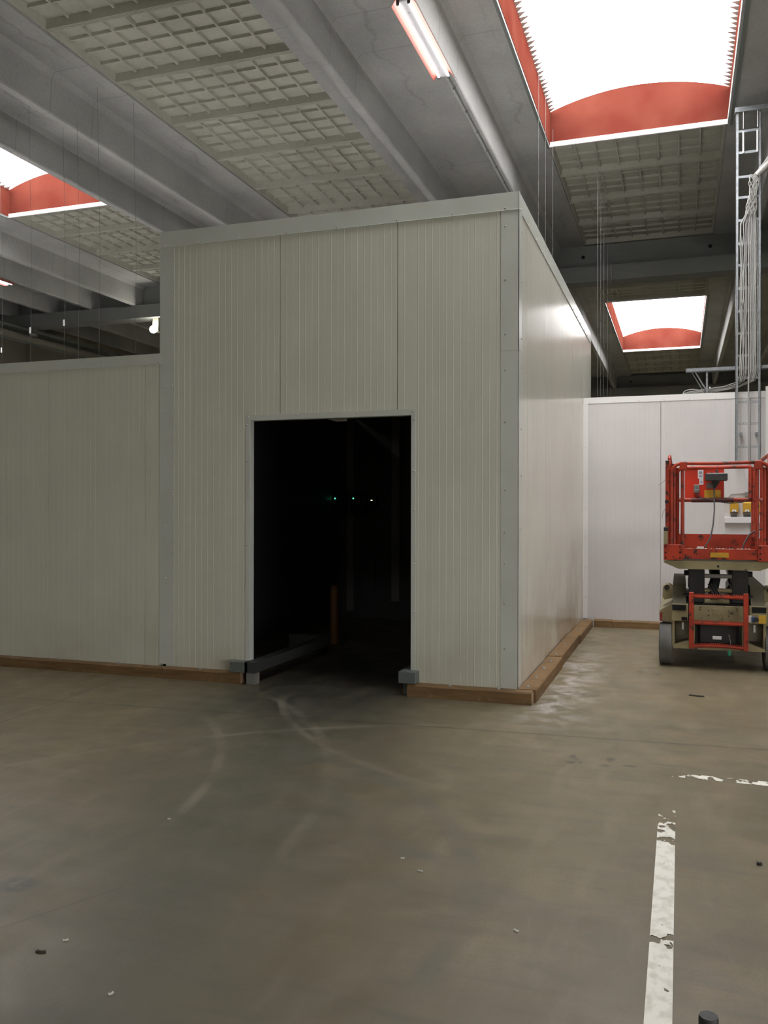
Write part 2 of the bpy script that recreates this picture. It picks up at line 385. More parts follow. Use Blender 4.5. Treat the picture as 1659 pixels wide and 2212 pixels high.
# ------------------------------------------------------------------ hall shell
HX0, HX1, HY0, HY1 = -17.0, 12.0, -10.0, 36.9
fl = MB().box(HX0-.3, HX1+.3, HY0-.3, HY1+.3, -.2, 0).build('floor', 'floor'); tag(fl, kind='structure')
def shellwall(name, *b): return tag(MB().box(*b).build(name, 'hallwall'), kind='structure')
wl = shellwall('wall_left', HX0-.3, HX0, HY0, HY1, 0, 7.4)
GY0, GY1, GZ = -9.0, .5, 2.7      # wide glazed gate added in the right wall, unseen, to brighten the hall
wr = shellwall('wall_right', HX1, HX1+.3, GY1, HY1, 0, 7.4)
MB().box(HX1, HX1+.3, HY0, GY0, 0, 7.4).build('pier', 'hallwall', wr)
MB().box(HX1, HX1+.3, GY0, GY1, GZ, 7.4).build('lintel', 'hallwall', wr)
wb = shellwall('wall_back', HX0-.3, HX1+.3, HY1, HY1+.3, 0, 7.4)
shellwall('wall_front', HX0-.3, HX1+.3, HY0-.3, HY0, 0, 7.4)
for y in (19.6, 24.6, 29.6, 34.6):
    MB().box(HX0, HX0+.12, y, y+1.4, 0, 6.6).build('pilaster', 'hallwall', wl)

ceil = empty('ceiling', (0, 0, 7.05), kind='structure')
HS, HB = 7.05, 6.55
# double-tee roof beams ------------------------------------------------
def tee_profile(c):
    p = [(c-1.25, HS+.10), (c-1.25, HS)]
    for rc in (-.625, .625):
        x = c+rc
        p += [(x-.145, HS), (x-.085, HS-.07), (x-.062, HB+.02), (x-.05, HB), (x+.05, HB), (x+.062, HB+.02), (x+.085, HS-.07), (x+.145, HS)]
    p += [(c+1.25, HS), (c+1.25, HS+.10)]
    return p[::-1]
def tee(c, y0, y1):
    mb = MB(); prof = tee_profile(0); n = len(prof)
    # faces split by hand so no concave caps are needed along the length
    vs = [(p[0]+c, y0, p[1]) for p in prof]+[(p[0]+c, y1, p[1]) for p in prof]
    fs = [(i, (i+1) % n, n+(i+1) % n, n+i) for i in range(n)]
    mb.add(vs, fs+[tuple(range(n))[::-1], tuple(range(n, 2*n))])
    return mb.build('roof_beam', 'conc', ceil, loc=(c, 0, HS))
TEES = [-15.63, -13.13, -8.13, -3.13, 1.87, 6.87, 10.8]
SPANS = [(-9.9, .15), (.35, 18.45), (18.8, 36.7)]
for c in TEES:
    for y0, y1 in SPANS: tee(c, y0, y1)
BAYS = [-10.63, -5.63, -.63, 4.37, 9.07]
SKY = {-10.63, -.63, 9.07}
# coffered infill panels -----------------------------------------------
PW, PL = 1.265, 1.296
def coffer():
    mb = MB(); w = PW; l = PL/2-.004; zl, zt, zr = 0, .100, .062
    def ring(a, b, za, zb):     # slope faces between rect half sizes a and b
        A = [(-a[0], -a[1], za), (a[0], -a[1], za), (a[0], a[1], za), (-a[0], a[1], za)]
        B = [(-b[0], -b[1], zb), (b[0], -b[1], zb), (b[0], b[1], zb), (-b[0], b[1], zb)]
        mb.add(A+B, [(i, (i+1) % 4, 4+(i+1) % 4, 4+i) for i in range(4)])
    ring((w, l), (w, l), .14, 0)                       # outer sides
    ring((w, l), (w-.012, l-.012), 0, 0)
    ring((w-.012, l-.012), (w-.016, l-.016), 0, .008)  # fine arris groove
    ring((w-.016, l-.016), (w-.022, l-.022), .008, 0)
    ring((w-.022, l-.022), (w-.040, l-.034), 0, 0)
    iw, il = w-.062, l-.055
    ring((w-.040, l-.034), (iw, il), 0, zt)
    mb.add([(-iw, -il, zt), (iw, -il, zt), (iw, il, zt), (-iw, il, zt)], [(0, 3, 2, 1)])
    mb.add([(-w, -l, .14), (w, -l, .14), (w, l, .14), (-w, l, .14)], [(0, 1, 2, 3)])
    nx, ny = 8, 4
    for i in range(1, nx):
        x = -iw+2*iw*i/nx
        mb.prism([(x-.017, zt), (x-.010, zr), (x+.010, zr), (x+.017, zt)], 'y', -il+.0, il, False)
        mb.add([(x-.017, -il, zt), (x-.015, -il, zr), (x+.015, -il, zr), (x+.017, -il, zt)], [(0, 1, 2, 3)])
        mb.add([(x-.017, il, zt), (x-.015, il, zr), (x+.015, il, zr), (x+.017, il, zt)], [(0, 1, 2, 3)])
    for j in range(1, ny):
        y = -il+2*il*j/ny
        mb.prism([(y-.017, zt), (y-.010, zr+.002), (y+.010, zr+.002), (y+.017, zt)], 'x', -iw, iw, False)
        for sx in (-iw, iw): mb.add([(sx, y-.017, zt), (sx, y-.010, zr), (sx, y+.010, zr), (sx, y+.017, zt)], [(0, 1, 2, 3)])
    return mb
proto = None
def panel_at(x, y):
    global proto
    if proto is None:
        proto = coffer().build('coffer_panel', 'conc2', ceil, loc=(0, 0, 0)); proto.location = (x, y, .03+.0); return
    c = proto.copy(); COL.objects.link(c); c.location = (x, y, .03); c.parent = ceil
for bx in BAYS:
    for si, (y0, y1) in enumerate(SPANS):
        ys = []
        if bx in SKY:
            s0 = {0: -8.0, 1: 5.72, 2: 23.5}[si]
            n = 4
            k = s0-PL/2
            while k-PL/2 > y0-.3 : ys.append(k); k -= PL
            k = s0+7.5+PL/2
            while k+PL/2 < y1+.45: ys.append(k); k += PL
        else:
            k = {0: -.6, 1: 17.97, 2: 19.6}[si]
            if si < 2:
                while k-PL/2 > y0-.6: ys.append(k); k -= PL
            else:
                while k+PL/2 < y1+.6: ys.append(k); k += PL
        if si == 0: continue
        for y in ys: panel_at(bx, y)
# plain roof slabs above, leaving the skylights open ---------------------
def slab(x0, x1, y0, y1, z0=7.24): MB().box(x0, x1, y0, y1, z0, z0+.12).build('roof_slab', 'slab', ceil)
edges = [HX0-.3]
for bx in sorted(SKY): edges += [bx-1.28, bx+1.28]
edges.append(HX1+.3)
for i in range(0, len(edges), 2): slab(edges[i], edges[i+1], HY0-.3, HY1+.3)
SKY0 = {0: -8.0, 1: 5.72, 2: 23.5}
for bx in SKY:
    for a, b in ((HY0-.3, -8.02), (-8.02 if bx < -5 else -3.98, 5.70), (13.24, 23.48), (31.02, HY1+.3)): slab(bx-1.28, bx+1.28, a, b)  # left bay roofed over behind the camera to darken the left side
    # unseen part of the hall behind the camera: plain slab soffit
for bx in BAYS:
    for a, b in (((-9.9, -8.02), (-3.98, .2)) if bx in SKY else ((-9.9, .2),)): MB().box(bx-1.27, bx+1.27, a, b, 7.1, 7.2).build('ceiling_slab', 'conc2', ceil)
# girders ---------------------------------------------------------------
def girder(y):
    g = MB().prism([(y, 6.24), (y+.46, 6.24), (y+.46, 6.548), (y, 6.548)], 'x', HX0, HX1).build('girder', 'girder', ceil)
    MB().box(HX0, HX1, y+.30, y+.74, 6.55, 7.05).build('end_wall', 'girder', g)
    h = MB()
    for bx in (-14.4, -10.6, -9.5, -5.6, -1.9, .55, 4.4):
        h.cyl((bx, y+.285, 6.82), 'y', .035, .02, 12)
    h.build('lifting_hole', 'pocket', g, label='small dark lifting holes in the girder face')['kind'] = 'stuff'
girder(18.07); girder(36.25); girder(-.2)

# skylights ---------------------------------------------------------------
def skylight(idx, bx, y0, y1, detail=True):
    w = empty('window_%d' % idx, (bx, (y0+y1)/2, 7.1), kind='structure')
    x0, x1 = bx-1.235, bx+1.285-.0; x0 = bx-1.22; x1 = bx+1.28
    x0, x1 = bx-1.225, bx+1.275
    zs, zp = 7.58, 7.80
    MB().box(x0-.03, x0, y0, y1, 7.07, zs).build('curb', 'orange', w)
    MB().box(x1, x1+.03, y0, y1, 7.07, zs).build('curb', 'orange', w)
    # arched end panels
    n = 20; hw = (x1-x0)/2; rise = zp-zs; rad = (hw*hw+rise*rise)/(2*rise); cz = zp-rad; cx = (x0+x1)/2
    arc = [(cx+(-hw+2*hw*i/n), cz+math.sqrt(rad*rad-(-hw+2*hw*i/n)**2)) for i in range(n+1)]
    for yy in (y0-.03, y1):
        MB().prism([(x0, 7.12)]+arc+[(x1, 7.12)], 'y', yy, yy+.03).build('end_panel', 'orange', w)
    MB().box(x0-.02, x1+.02, y1-.03, y1+.0, 7.045, 7.118, .004).build('sill_strip', 'sill', w)
    MB().box(x0-.02, x1+.02, y0, y0+.03, 7.045, 7.118, .004).build('sill_strip', 'sill', w)
    for xx in (x0-.045, x1+.005): MB().box(xx, xx+.04, y0, y1, 7.03, 7.07).build('edge_strip', 'rail', w)
    # corrugated vaulted glazing, waves along y
    pitch = .115; ny = int((y1-y0+.1)/pitch*(6 if detail else 2)); nx = 16; vs = []; fs = []
    for j in range(ny+1):
        yy = y0-.05+(y1-y0+.1)*j/ny; dz = .022*math.sin(2*math.pi*yy/pitch)
        for i in range(nx+1):
            t = -1.03+2.06*i/nx; xx = hw*t; zz = cz+math.sqrt(rad*rad-xx*xx)+dz+.015
            vs.append((cx+xx, yy, zz))
    for j in range(ny):
        for i in range(nx): a = j*(nx+1)+i; fs.append((a, a+1, a+nx+2, a+nx+1))
    g = MB().add(vs, fs).build('glazing', 'glaze', w, smooth=True)
    if detail:      # added teeth standing for dirt and shadow where the corrugated sheet meets the curbs
        for s in (-1, 1):
            m = MB(); kk = int((y1-y0)/pitch)
            for q in range(kk):
                yc = y0+(q+.5)*pitch; L_ = .075+.05*((q*7) % 5)/5
                def S(t): return (cx+s*t, cz+math.sqrt(rad*rad-t*t)-.012)
                a, b, c = S(hw), S(hw-L_*.5), S(hw-L_)
                m.add([(a[0], yc-pitch*.5, a[1]), (a[0], yc+pitch*.5, a[1]), (b[0], yc-pitch*.22, b[1]), (b[0], yc+pitch*.22, b[1]), (c[0], yc, c[1])], [(0, 1, 3, 2), (2, 3, 4)])
            m.build('dirt_shadow_teeth', 'dirtshadow', w)['kind'] = 'stuff'
    portal(cx, (y0+y1)/2, x1-x0, y1-y0)
k = 1
for bx in (-.63, -10.63, 9.07):
    for si in (1, 2, 0):
        if bx < -5 and si == 0: continue
        skylight(k, bx, SKY0[si], SKY0[si]+(7.5 if si else 4.0), detail=(si == 1 and bx < 0)); k += 1

light_gate = empty('added_light_gate', (HX1, (GY0+GY1)/2, 0), kind='structure')  # unseen glazed opening added to let in light from the right
nb = 6
for i in range(nb+1):
    y = GY0+(GY1-GY0)*i/nb; MB().box(HX1+.1, HX1+.2, y-.05, y+.05, 0, GZ).build('mullion', 'rail', light_gate)
for z in (.05, 1.35, GZ-.05): MB().box(HX1+.1, HX1+.2, GY0, GY1, z-.05, z+.05).build('transom', 'rail', light_gate)
MB().box(HX1+.145, HX1+.155, GY0, GY1, 0, GZ).build('pane', 'pane', light_gate)
pl = bpy.data.lights.new('light_gate_portal', 'AREA'); pl.shape = 'RECTANGLE'; pl.size = GZ; pl.size_y = GY1-GY0; pl.cycles.is_portal = True
po = bpy.data.objects.new('light_gate_portal', pl); po.location = (HX1+.05, (GY0+GY1)/2, GZ/2); po.rotation_euler = (0, R(90), 0); COL.objects.link(po)

# duct / pipe line on the far left ------------------------------------------
p = empty('pipe', (-15.7, 18.3, 5.95), 'pale horizontal pipe running under the far girder on the left', 'pipe')
MB().tube([(-15.7, 12.5, 5.95), (-15.7, 36.5, 5.95)], .10, 14).build('pipe_run', 'hallwall', p, True)
MB().tube([(-15.45, 12.5, 5.78), (-15.45, 36.5, 5.78)], .025, 8).build('side_pipe', 'rail', p, True)
MB().cyl((-15.7, 18.3, 6.03), 'z', .13, .21, 14).build('hanger', 'hallwall', p, True)
MB().box(-15.9, -15.5, 12.5, 36.5, 6.10, 6.16).build('flat_strip', 'rail', p)  # flat strip just above the pipe run

# ------------------------------------------------------------------ sandwich-panel helper
PIT = .0631
def ribbed(axis, a0, a1, z0, z1, face, back, sgn, origin, joint=.004, pit=PIT, depth=.0012, jl=None, jr=None):
    """wall slab between a0..a1 along axis; face = coordinate of the outer skin, back = inner skin; sgn = outward direction"""
    jl = joint if jl is None else jl; jr = joint if jr is None else jr
    pts = [(a0+jl/2, face-sgn*.008), (a0+jl/2+.001, face)]
    k = math.ceil((a0+.012-origin)/pit)
    while origin+k*pit < a1-.012:
        c = origin+k*pit
        pts += [(c-.0045, face), (c-.002, face+sgn*depth), (c+.002, face+sgn*depth), (c+.0045, face)]; k += 1
    pts += [(a1-jr/2-.001, face), (a1-jr/2, face-sgn*.008), (a1-jr/2, back), (a0+jl/2, back)]
    mb = MB(); n = len(pts)
    P = (lambda p, z: (p[0], p[1], z)) if axis == 'x' else (lambda p, z: (p[1], p[0], z))
    vs = [P(p, z0) for p in pts]+[P(p, z1) for p in pts]
    mb.add(vs, [(i, (i+1) % n, n+(i+1) % n, n+i) for i in range(n)]+[tuple(range(n))[::-1], tuple(range(n, 2*n))])
    return mb
def join(*mbs):
    m = MB()
    for b in mbs: m.add(b.v, b.f)
    return m
def screws(pts, axis, parent, r=.009):
    m = MB()
    for q in pts: m.dome(q, axis, r, 8)
    o = m.build('screws', 'screw', parent, True); o['kind'] = 'stuff'; return o

FY = 7.32; FX = -1.29; TH = .075
# ------------------------------------------------------------------ the tall insulated enclosure
room = empty('cold_room', (-3.0, 7.4, 0), 'tall off-white sandwich-panel enclosure with an open dark doorway', 'enclosure')
TOP = 4.27
DL, DR, DT = -3.80, -2.222, 2.445
def wallpart(mb, m='panel'): return mb.build('wall_panel', m, room)
JX = [-4.72, -3.49, -2.356, -1.30]
wallpart(join(ribbed('x', -4.70, DL, .09, TOP, FY, FY+TH, -1, -4.626, joint=.006, jr=-.002), ribbed('x', DL, -3.49, DT, TOP, FY, FY+TH, -1, -4.626, joint=.006, jl=-.002)))
wallpart(ribbed('x', -3.49, -2.356, DT, TOP, FY, FY+TH, -1, -3.49, joint=.006))
wallpart(join(ribbed('x', -2.356, DR, DT, TOP, FY, FY+TH, -1, -2.356, joint=.006, jr=-.002), ribbed('x', DR, -1.30, .0, TOP, FY, FY+TH, -1, -2.356, joint=.006, jl=-.002)))
ys = [7.33, 7.79, 8.93, 10.06, 11.20, 12.33, 13.50]
for a, b in zip(ys[:-1], ys[1:]):
    wallpart(ribbed('y', a, b, .0, TOP, FX, FX-TH, 1, a, pit=.0378, depth=.0008, joint=.008), 'side_panel')
MB().box(-4.75, FX-.125, FY+.125, 13.5, TOP-.08, TOP-.02).build('roof_panel', 'white_panel', room)
MB().box(-4.66, FX-.125, FY+.125, 13.45, TOP-.13, TOP-.09).build('inner_ceiling', 'dark_inside', room)
MB().box(-4.75, FX, 13.50, 13.62, 0, TOP).build('rear_panel', 'panel', room)
MB().box(-4.76, -4.66, FY+.125, 13.5, 3.09, TOP-.02).build('side_panel', 'panel', room)
# lining coloured dark to stand in for shade in the unlit room
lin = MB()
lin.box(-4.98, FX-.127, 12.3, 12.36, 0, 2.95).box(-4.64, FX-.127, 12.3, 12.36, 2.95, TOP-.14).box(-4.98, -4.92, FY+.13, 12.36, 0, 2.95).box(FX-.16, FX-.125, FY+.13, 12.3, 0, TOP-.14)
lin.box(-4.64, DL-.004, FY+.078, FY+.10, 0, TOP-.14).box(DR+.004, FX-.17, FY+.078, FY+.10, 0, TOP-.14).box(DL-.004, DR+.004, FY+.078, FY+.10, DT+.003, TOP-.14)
lin.build('shade_lining', 'dark_inside', room)
MB().box(-4.75, -4.64, 12.28, 12.30, .1, 3.0).build('corner_strip', 'greyp', room)
MB().box(-4.02, -3.90, 12.22, 12.30, .27, 3.0).build('inner_post', 'greyp', room)
# cap flashing
cap = MB().box(-4.765, FX+.004, FY-.007, FY-.001, TOP-.137, TOP+.015).box(-4.765, FX+.0, FY-.005, FY+.13, TOP+.006, TOP+.015)
cap.add([(-4.765, FY-.014, TOP-.137), (FX+.006, FY-.014, TOP-.137), (FX+.006, FY-.003, TOP-.130), (-4.765, FY-.003, TOP-.130)], [(0, 1, 2, 3)])
cf = cap.build('cap_flashing', 'flash', room)
screws([(x, FY-.007, TOP-.118) for x in (-4.71, -4.35, -3.92, -3.42, -2.93, -2.36, -1.86, -1.40)], '-y', cf)
cap2 = MB().box(FX+.001, FX+.007, FY-.007, 13.52, TOP-.137, TOP+.015).box(FX-.13, FX, FY, 13.52, TOP+.006, TOP+.015)
cf2 = cap2.build('cap_flashing', 'flash', room)
screws([(FX+.007, 7.39+.43*i, TOP-.118) for i in range(14)], 'x', cf2)
# corner flashing: upper and lower lengths
def corner(z0, z1, out):
    m = MB().box(-1.437, FX+out, FY-out, FY-.001, z0, z1).box(FX+.0005, FX+out, FY-out, FY+.155, z0, z1)
    return m.build('corner_flashing', 'flash', room)
c1 = corner(2.955, TOP-.137, .006); c2 = corner(.105, 2.96, .004)
screws([(-1.40, FY-.006, z) for z in (4.00, 3.55, 3.09)]+[(-1.40, FY-.004, z) for z in (2.79, 2.35, 1.78, 1.42, 1.16, .82, .44)], '-y', c1)
screws([(FX+.006, FY+.12, z) for z in (3.98, 3.56, 3.07, 2.82, 2.30, 1.90, 1.45, 1.0, .5)], 'x', c2, .008)
# left vertical flashing
l1 = MB().box(-4.765, -4.606, FY-.005, FY-.001, 3.118, TOP-.137).build('edge_flashing', 'flash', room)
l2 = MB().box(-4.77, -4.606, FY-.004, FY-.001, .12, 3.118).build('edge_flashing', 'flash', room)
screws([(-4.628, FY-.005, z) for z in (3.97, 3.73, 3.45, 3.25, 2.80, 2.55, 2.33, 2.05, 1.75, 1.45, 1.2, .95, .62, .3)]+[(-4.65, FY-.005, 4.02)], '-y', l1, .008)
screws([(-4.70, FY-.004, z) for z in (2.80, 2.55, 2.05, 1.45, .95, .3)], '-y', l2, .008)
# door frame: face trim and inner jambs
fr = MB()
fr.box(DL-.038, DL+.004, FY-.006, FY-.001, .20, DT+.045).box(DR-.004, DR+.035, FY-.006, FY-.001, .12, DT+.045).box(DL-.038, DR+.035, FY-.008, FY-.002, DT-.003, DT+.045)
fr.box(DL+.001, DL+.006, FY-.003, FY+.074, 0, DT).box(DR-.006, DR-.001, FY-.003, FY+.074, 0, DT).box(DL, DR, FY-.003, FY+.074, DT-.008, DT-.002)
df = fr.build('door_frame', 'flash', room)
screws([(DL-.022, FY-.006, z) for z in (2.40, 2.06, 1.72, 1.28, .93, .5)]+[(DR+.020, FY-.006, z) for z in (2.40, 1.95, 1.61, 1.14, .72, .35)]+[(x, FY-.008, DT+.028) for x in (DL-.01, -3.32, -2.73, DR+.008)], '-y', df, .009)

# ------------------------------------------------------------------ left partition wall
lw = empty('partition_wall', (-6.5, 7.38, 0), 'low off-white panel wall left of the tall enclosure', 'partition')
LJ = [-4.772, -4.934, -6.076, -7.21, -8.35, -9.49, -10.63, -11.77, -12.91, -14.05, -14.6]
for b, a in zip(LJ[:-1], LJ[1:]):
    ribbed('x', a, b, .08, 3.10, FY, FY+TH, -1, a, depth=.0008).build('wall_panel', 'panel', lw)
cp = MB().box(-14.6, -4.745, FY-.007, FY-.001, 3.015, 3.118).box(-14.6, -4.745, FY-.004, FY+.13, 3.11, 3.118).build('cap_flashing', 'flash', lw)
screws([(-4.78-.315*i, FY-.007, 3.03) for i in range(14)], '-y', cp, .008)
MB().box(-14.5, -4.77, FY+.125, 17.6, 2.98, 3.08).build('roof_panel', 'white_panel', lw)  # unseen roof, made pale and wide to bounce light up to the ceiling
MB().box(-14.6, -14.5, FY, 17.6, 0, 3.08).build('side_panel', 'panel', lw)

# ------------------------------------------------------------------ right rear partition wall
rw = empty('partition_wall', (0, 12.6, 0), 'white panel wall behind the scissor lift', 'partition')
BY = 12.53
RJ = [FX+.002, -.253, .88, 2.02, 3.2]
for a, b in zip(RJ[:-1], RJ[1:]):
    ribbed('x', a, b, .0, 3.17, BY, BY+TH, -1, a, depth=.0008).build('wall_panel', 'white_panel', rw)
cp = MB().box(FX+.002, 1.06, BY-.006, BY-.001, 3.105, 3.19).box(FX+.002, 1.06, BY-.004, BY+.13, 3.182, 3.19).build('cap_flashing', 'white_flash', rw)
screws([(-1.2+.33*i, BY-.006, 3.12) for i in range(7)], '-y', cp, .007)
cw = MB().box(FX+.006, FX+.065, BY-.007, BY-.001, .10, 3.104).box(FX+.001, FX+.006, BY-.06, BY-.001, .10, 3.104).build('corner_flashing', 'white_flash', rw)
screws([(FX+.035, BY-.006, .4+.42*i) for i in range(7)], '-y', cw, .007)
MB().box(1.062, 1.16, BY-.009, BY-.001, .0, 3.25).build('edge_flashing', 'white_flash', rw)
MB().box(FX+.01, 3.2, BY+.125, 18.0, 3.03, 3.12).build('roof_panel', 'dark_inside', rw)
MB().box(3.2, 3.3, BY, 18.0, 0, 3.1).build('side_panel', 'white_panel', rw)

# ------------------------------------------------------------------ timber sills
def timber(x0, x1, y0, y1, h, label, anchors, axis):
    t = empty('timber_sill', ((x0+x1)/2, (y0+y1)/2, 0), label, 'timber', 'timber sills along the panel walls')
    # slightly rough top edge
    n = max(4, int(max(x1-x0, y1-y0)/.12)); m = MB(); rings = []
    for i in range(n+1):
        a = i/n; j = (0 if i in (0, n) else random.uniform(-.004, .004))
        if axis == 'x': x = x0+(x1-x0)*a; rings.append([(x, y0+j*.5, 0), (x, y0+j*.5, h-.012+j), (x, y0+.010, h+j*.5), (x, y1, h), (x, y1, 0)])
        else: y = y0+(y1-y0)*a; rings.append([(x1+j*.5, y, 0), (x1+j*.5, y, h-.012+j), (x1-.010, y, h+j*.5), (x0, y, h), (x0, y, 0)])
    vs = [v for r_ in rings for v in r_]; fs = []
    for i in range(n):
        for q in range(5): fs.append((i*5+q, i*5+(q+1) % 5, (i+1)*5+(q+1) % 5, (i+1)*5+q))
    fs += [tuple(range(5))[::-1], tuple(n*5+q for q in range(5))]
    m.add(vs, fs).build('beam', 'wood' if True else 'woodtop', t)
    for ax, ay in anchors:
        b = MB().cyl((ax, ay, h+.0005), 'z', .016, .003, 12).cyl((ax, ay, h+.003), 'z', .009, .008, 6).cyl((ax, ay, h+.01), 'z', .004, .012, 6)
        b.build('anchor_bolt', 'galv', t)
    return t
H = .105
T1 = timber(-9.4, -4.668, 7.235, FY-.008, .10, 'long timber sill under the low left wall, butting at a pale joint', [(-6.5, 7.28), (-5.9, 7.28), (-5.2, 7.28)], 'x')
T2 = timber(-4.662, -3.845, 7.225, FY-.008, .103, 'short timber sill left of the doorway, with a pale sawn end', [(-4.3, 7.28), (-3.97, 7.28)], 'x')
T3 = timber(-2.227, -1.157, 7.205, FY-.008, H, 'timber sill right of the doorway in front of the enclosure corner', [(-1.86, 7.26), (-1.44, 7.265)], 'x')
T4 = timber(FX+.008, -1.135, FY-.005, 9.05, .11, 'nearest timber sill along the side of the tall enclosure', [(-1.22, 7.42), (-1.22, 7.86), (-1.22, 8.33), (-1.215, 8.75)], 'y')
T5 = timber(FX+.008, -1.148, 9.053, 10.75, .118, 'middle timber sill along the side of the tall enclosure, chipped edge', [(-1.22, 9.2), (-1.22, 9.9)], 'y')
T6 = timber(FX+.008, -1.14, 10.753, 12.37, .105, 'farthest timber sill along the side of the tall enclosure', [(-1.22, 11.3), (-1.22, 12.1)], 'y')
T7 = timber(-1.13, -.88, 12.39, 12.52, .10, 'short timber sill stub in the far corner by the white wall', [(-1.0, 12.45)], 'x')
T8 = timber(-.875, 2.2, 12.395, 12.52, .095, 'timber sill along the foot of the white rear wall behind the lift', [(-.6, 12.45), (-.1, 12.45)], 'x')
for t, x in ((T2, -3.845), (T3, -1.157)):    # pale sawn end grain
    yy = 7.225 if t is T2 else 7.205
    MB().box(x+.0005, x+.002, yy+.004, FY-.015, .003, .098).build('end_grain', 'woodtop', t, label='pale sawn end')
MB().box(-4.667, -4.663, 7.228, FY-.02, .002, .1).build('end_grain', 'woodtop', T1, label='pale sawn end')

# ------------------------------------------------------------------ grey door channels at the threshold
ch = empty('floor_channel', (-3.85, 7.6, 0), 'grey steel channel running into the doorway at its left foot', 'channel')
MB().box(-3.95, -3.765, 7.215, FY-.010, .107, .205, .003).build('front_block', 'rail', ch)
MB().prism([(-3.795, .107), (-3.69, .107), (-3.69, .205), (-3.795, .205)], 'y', 7.215, 9.05).build('channel_run', 'raildark', ch)
MB().box(-4.2, -3.8, 9.05, 9.2, .0, .2).build('end_block', 'raildark', ch)
MB().box(-3.79, -3.70, 7.24, 7.33, 0, .106).build('foot', 'greyp', ch)
cr = empty('floor_channel', (-2.22, 7.3, 0), 'short grey steel channel block at the right foot of the doorway', 'channel')
MB().box(-2.305, -2.148, 7.20, FY-.010, .113, .212, .003).build('front_block', 'rail', cr)
MB().box(-2.305, -2.232, FY-.010, 7.75, .113, .212).build('channel_run', 'rail', cr)
MB().box(-2.30, -2.24, 7.33, 7.75, 0, .112).build('foot', 'rail', cr)

# ------------------------------------------------------------------ inside the dark room
b = empty('bollard', (-3.92, 9.74, 0), 'orange bollard standing inside the dark doorway', 'bollard')
MB().cyl((-3.92, 9.74, .01), 'z', .052, .66, 20).dome((-3.92, 9.74, .67), 'z', .052, 20).build('post', 'bollard', b, True)
MB().box(-4.02, -3.82, 9.66, 9.82, 0, .012).build('base_plate', 'black', b)
for i, (x, led, lb) in enumerate(((-4.98, 'ledg', 'left dark charger box with a green light inside the doorway'), (-4.72, 'ledg', 'second dark charger box with a green light inside the doorway'))):
    c = empty('charger', (x, 12.24, 1.7), lb, 'charger')
    x = -4.81 if i == 0 else -4.52
    c.location = (x, 12.2, 1.56)
    MB().box(x-.11, x+.11, 12.12, 12.297, 1.56, 1.85, .01).build('case', 'black', c)
    MB().box(x-.07, x-.055, 12.112, 12.12, 1.775, 1.795).build('indicator', led, c, label='glowing green light')
    MB().box(x-.22, x-.12, 12.2, 12.297, 1.58, 1.83).build('side_plate', 'greyp', c)
c = empty('wall_socket', (-4.30, 12.2, 1.7), 'dark wall box with a pale light inside the doorway', 'socket')
MB().box(-4.52+.17, -4.25, 12.2, 12.297, 1.66, 1.8).build('case', 'black', c)
MB().box(-4.335, -4.31, 12.192, 12.2, 1.752, 1.762).build('indicator', 'ledw', c, label='pale light')
MB().tube([(-4.3, 12.25, 1.66), (-4.33, 12.24, 1.2), (-4.28, 12.24, .8), (-4.3, 12.26, .4)], .01, 6).build('lead', 'cable2', c, True)

# ------------------------------------------------------------------ fluorescent fittings under the ribs
def fluoro(x, y0, z, label, tm, rail_to, group='twin tube fluorescent fittings'):
    f = empty('fluorescent_light', (x, y0+.75, z+.05), label, 'light', group)
    L_ = 1.5
    MB().box(x-.035, x+.035, y0-.02, y0+L_+.02, z-.01, z+.045).build('housing', 'fixture', f)
    for s in (-1, 1):
        prof = [(x+s*.035, z+.028), (x+s*.075, z+.035), (x+s*.125, z-.035), (x+s*.121, z-.037), (x+s*.073, z+.030), (x+s*.035, z+.023)]
        MB().prism(prof if s < 0 else prof[::-1], 'y', y0-.01, y0+L_+.03).build('reflector', 'refl', f)
        MB().cyl((x+s*.055, y0, z-.012), 'y', .013, L_, 10).build('tube', tm, f, True)
        MB().box(x+s*.055-.014, x+s*.055+.014, y0-.022, y0-.002, z-.035, z+.02).build('lamp_holder', 'black', f)
        MB().box(x+s*.055-.014, x+s*.055+.014, y0+L_+.002, y0+L_+.018, z-.03, z+.02).build('lamp_holder', 'black', f)
    for yy in (.18, 1.33): MB().cyl((x, y0+yy, z-.018), 'z', .010, .01, 10).build('knob', 'screw', f)
    m = MB().tube([(x+.02, y0+L_, z+.035), (x+.02, rail_to, z+.035)], .009, 6)
    yy = y0+L_+.4
    while yy < rail_to: m.box(x+.005, x+.035, yy, yy+.015, z+.02, z+.05); yy += .62
    m.build('conduit', 'rail', f)
    return f
fluoro(-2.528, 8.03, 6.50, 'twin tube fluorescent light with pink reflectors under the central roof beam', 'tube', 18.0)
fluoro(-13.76, 13.85, 6.50, 'lit fluorescent light under a far roof beam at the left edge', 'tube2', 18.0)
fd = empty('floodlight', (-11.95, 18.25, 5.9), 'bright floodlight under the far girder beside the enclosure top', 'light')
MB().box(-12.06, -11.90, 18.2, 18.35, 6.0, 6.238).build('mounting_box', 'hallwall', fd)
MB().box(-12.10, -11.84, 18.12, 18.32, 5.90, 6.0, .02).build('housing', 'greyp', fd)
MB().cyl((-11.98, 18.08, 5.945), 'y', .085, .045, 16).build('lens', 'flood', fd)

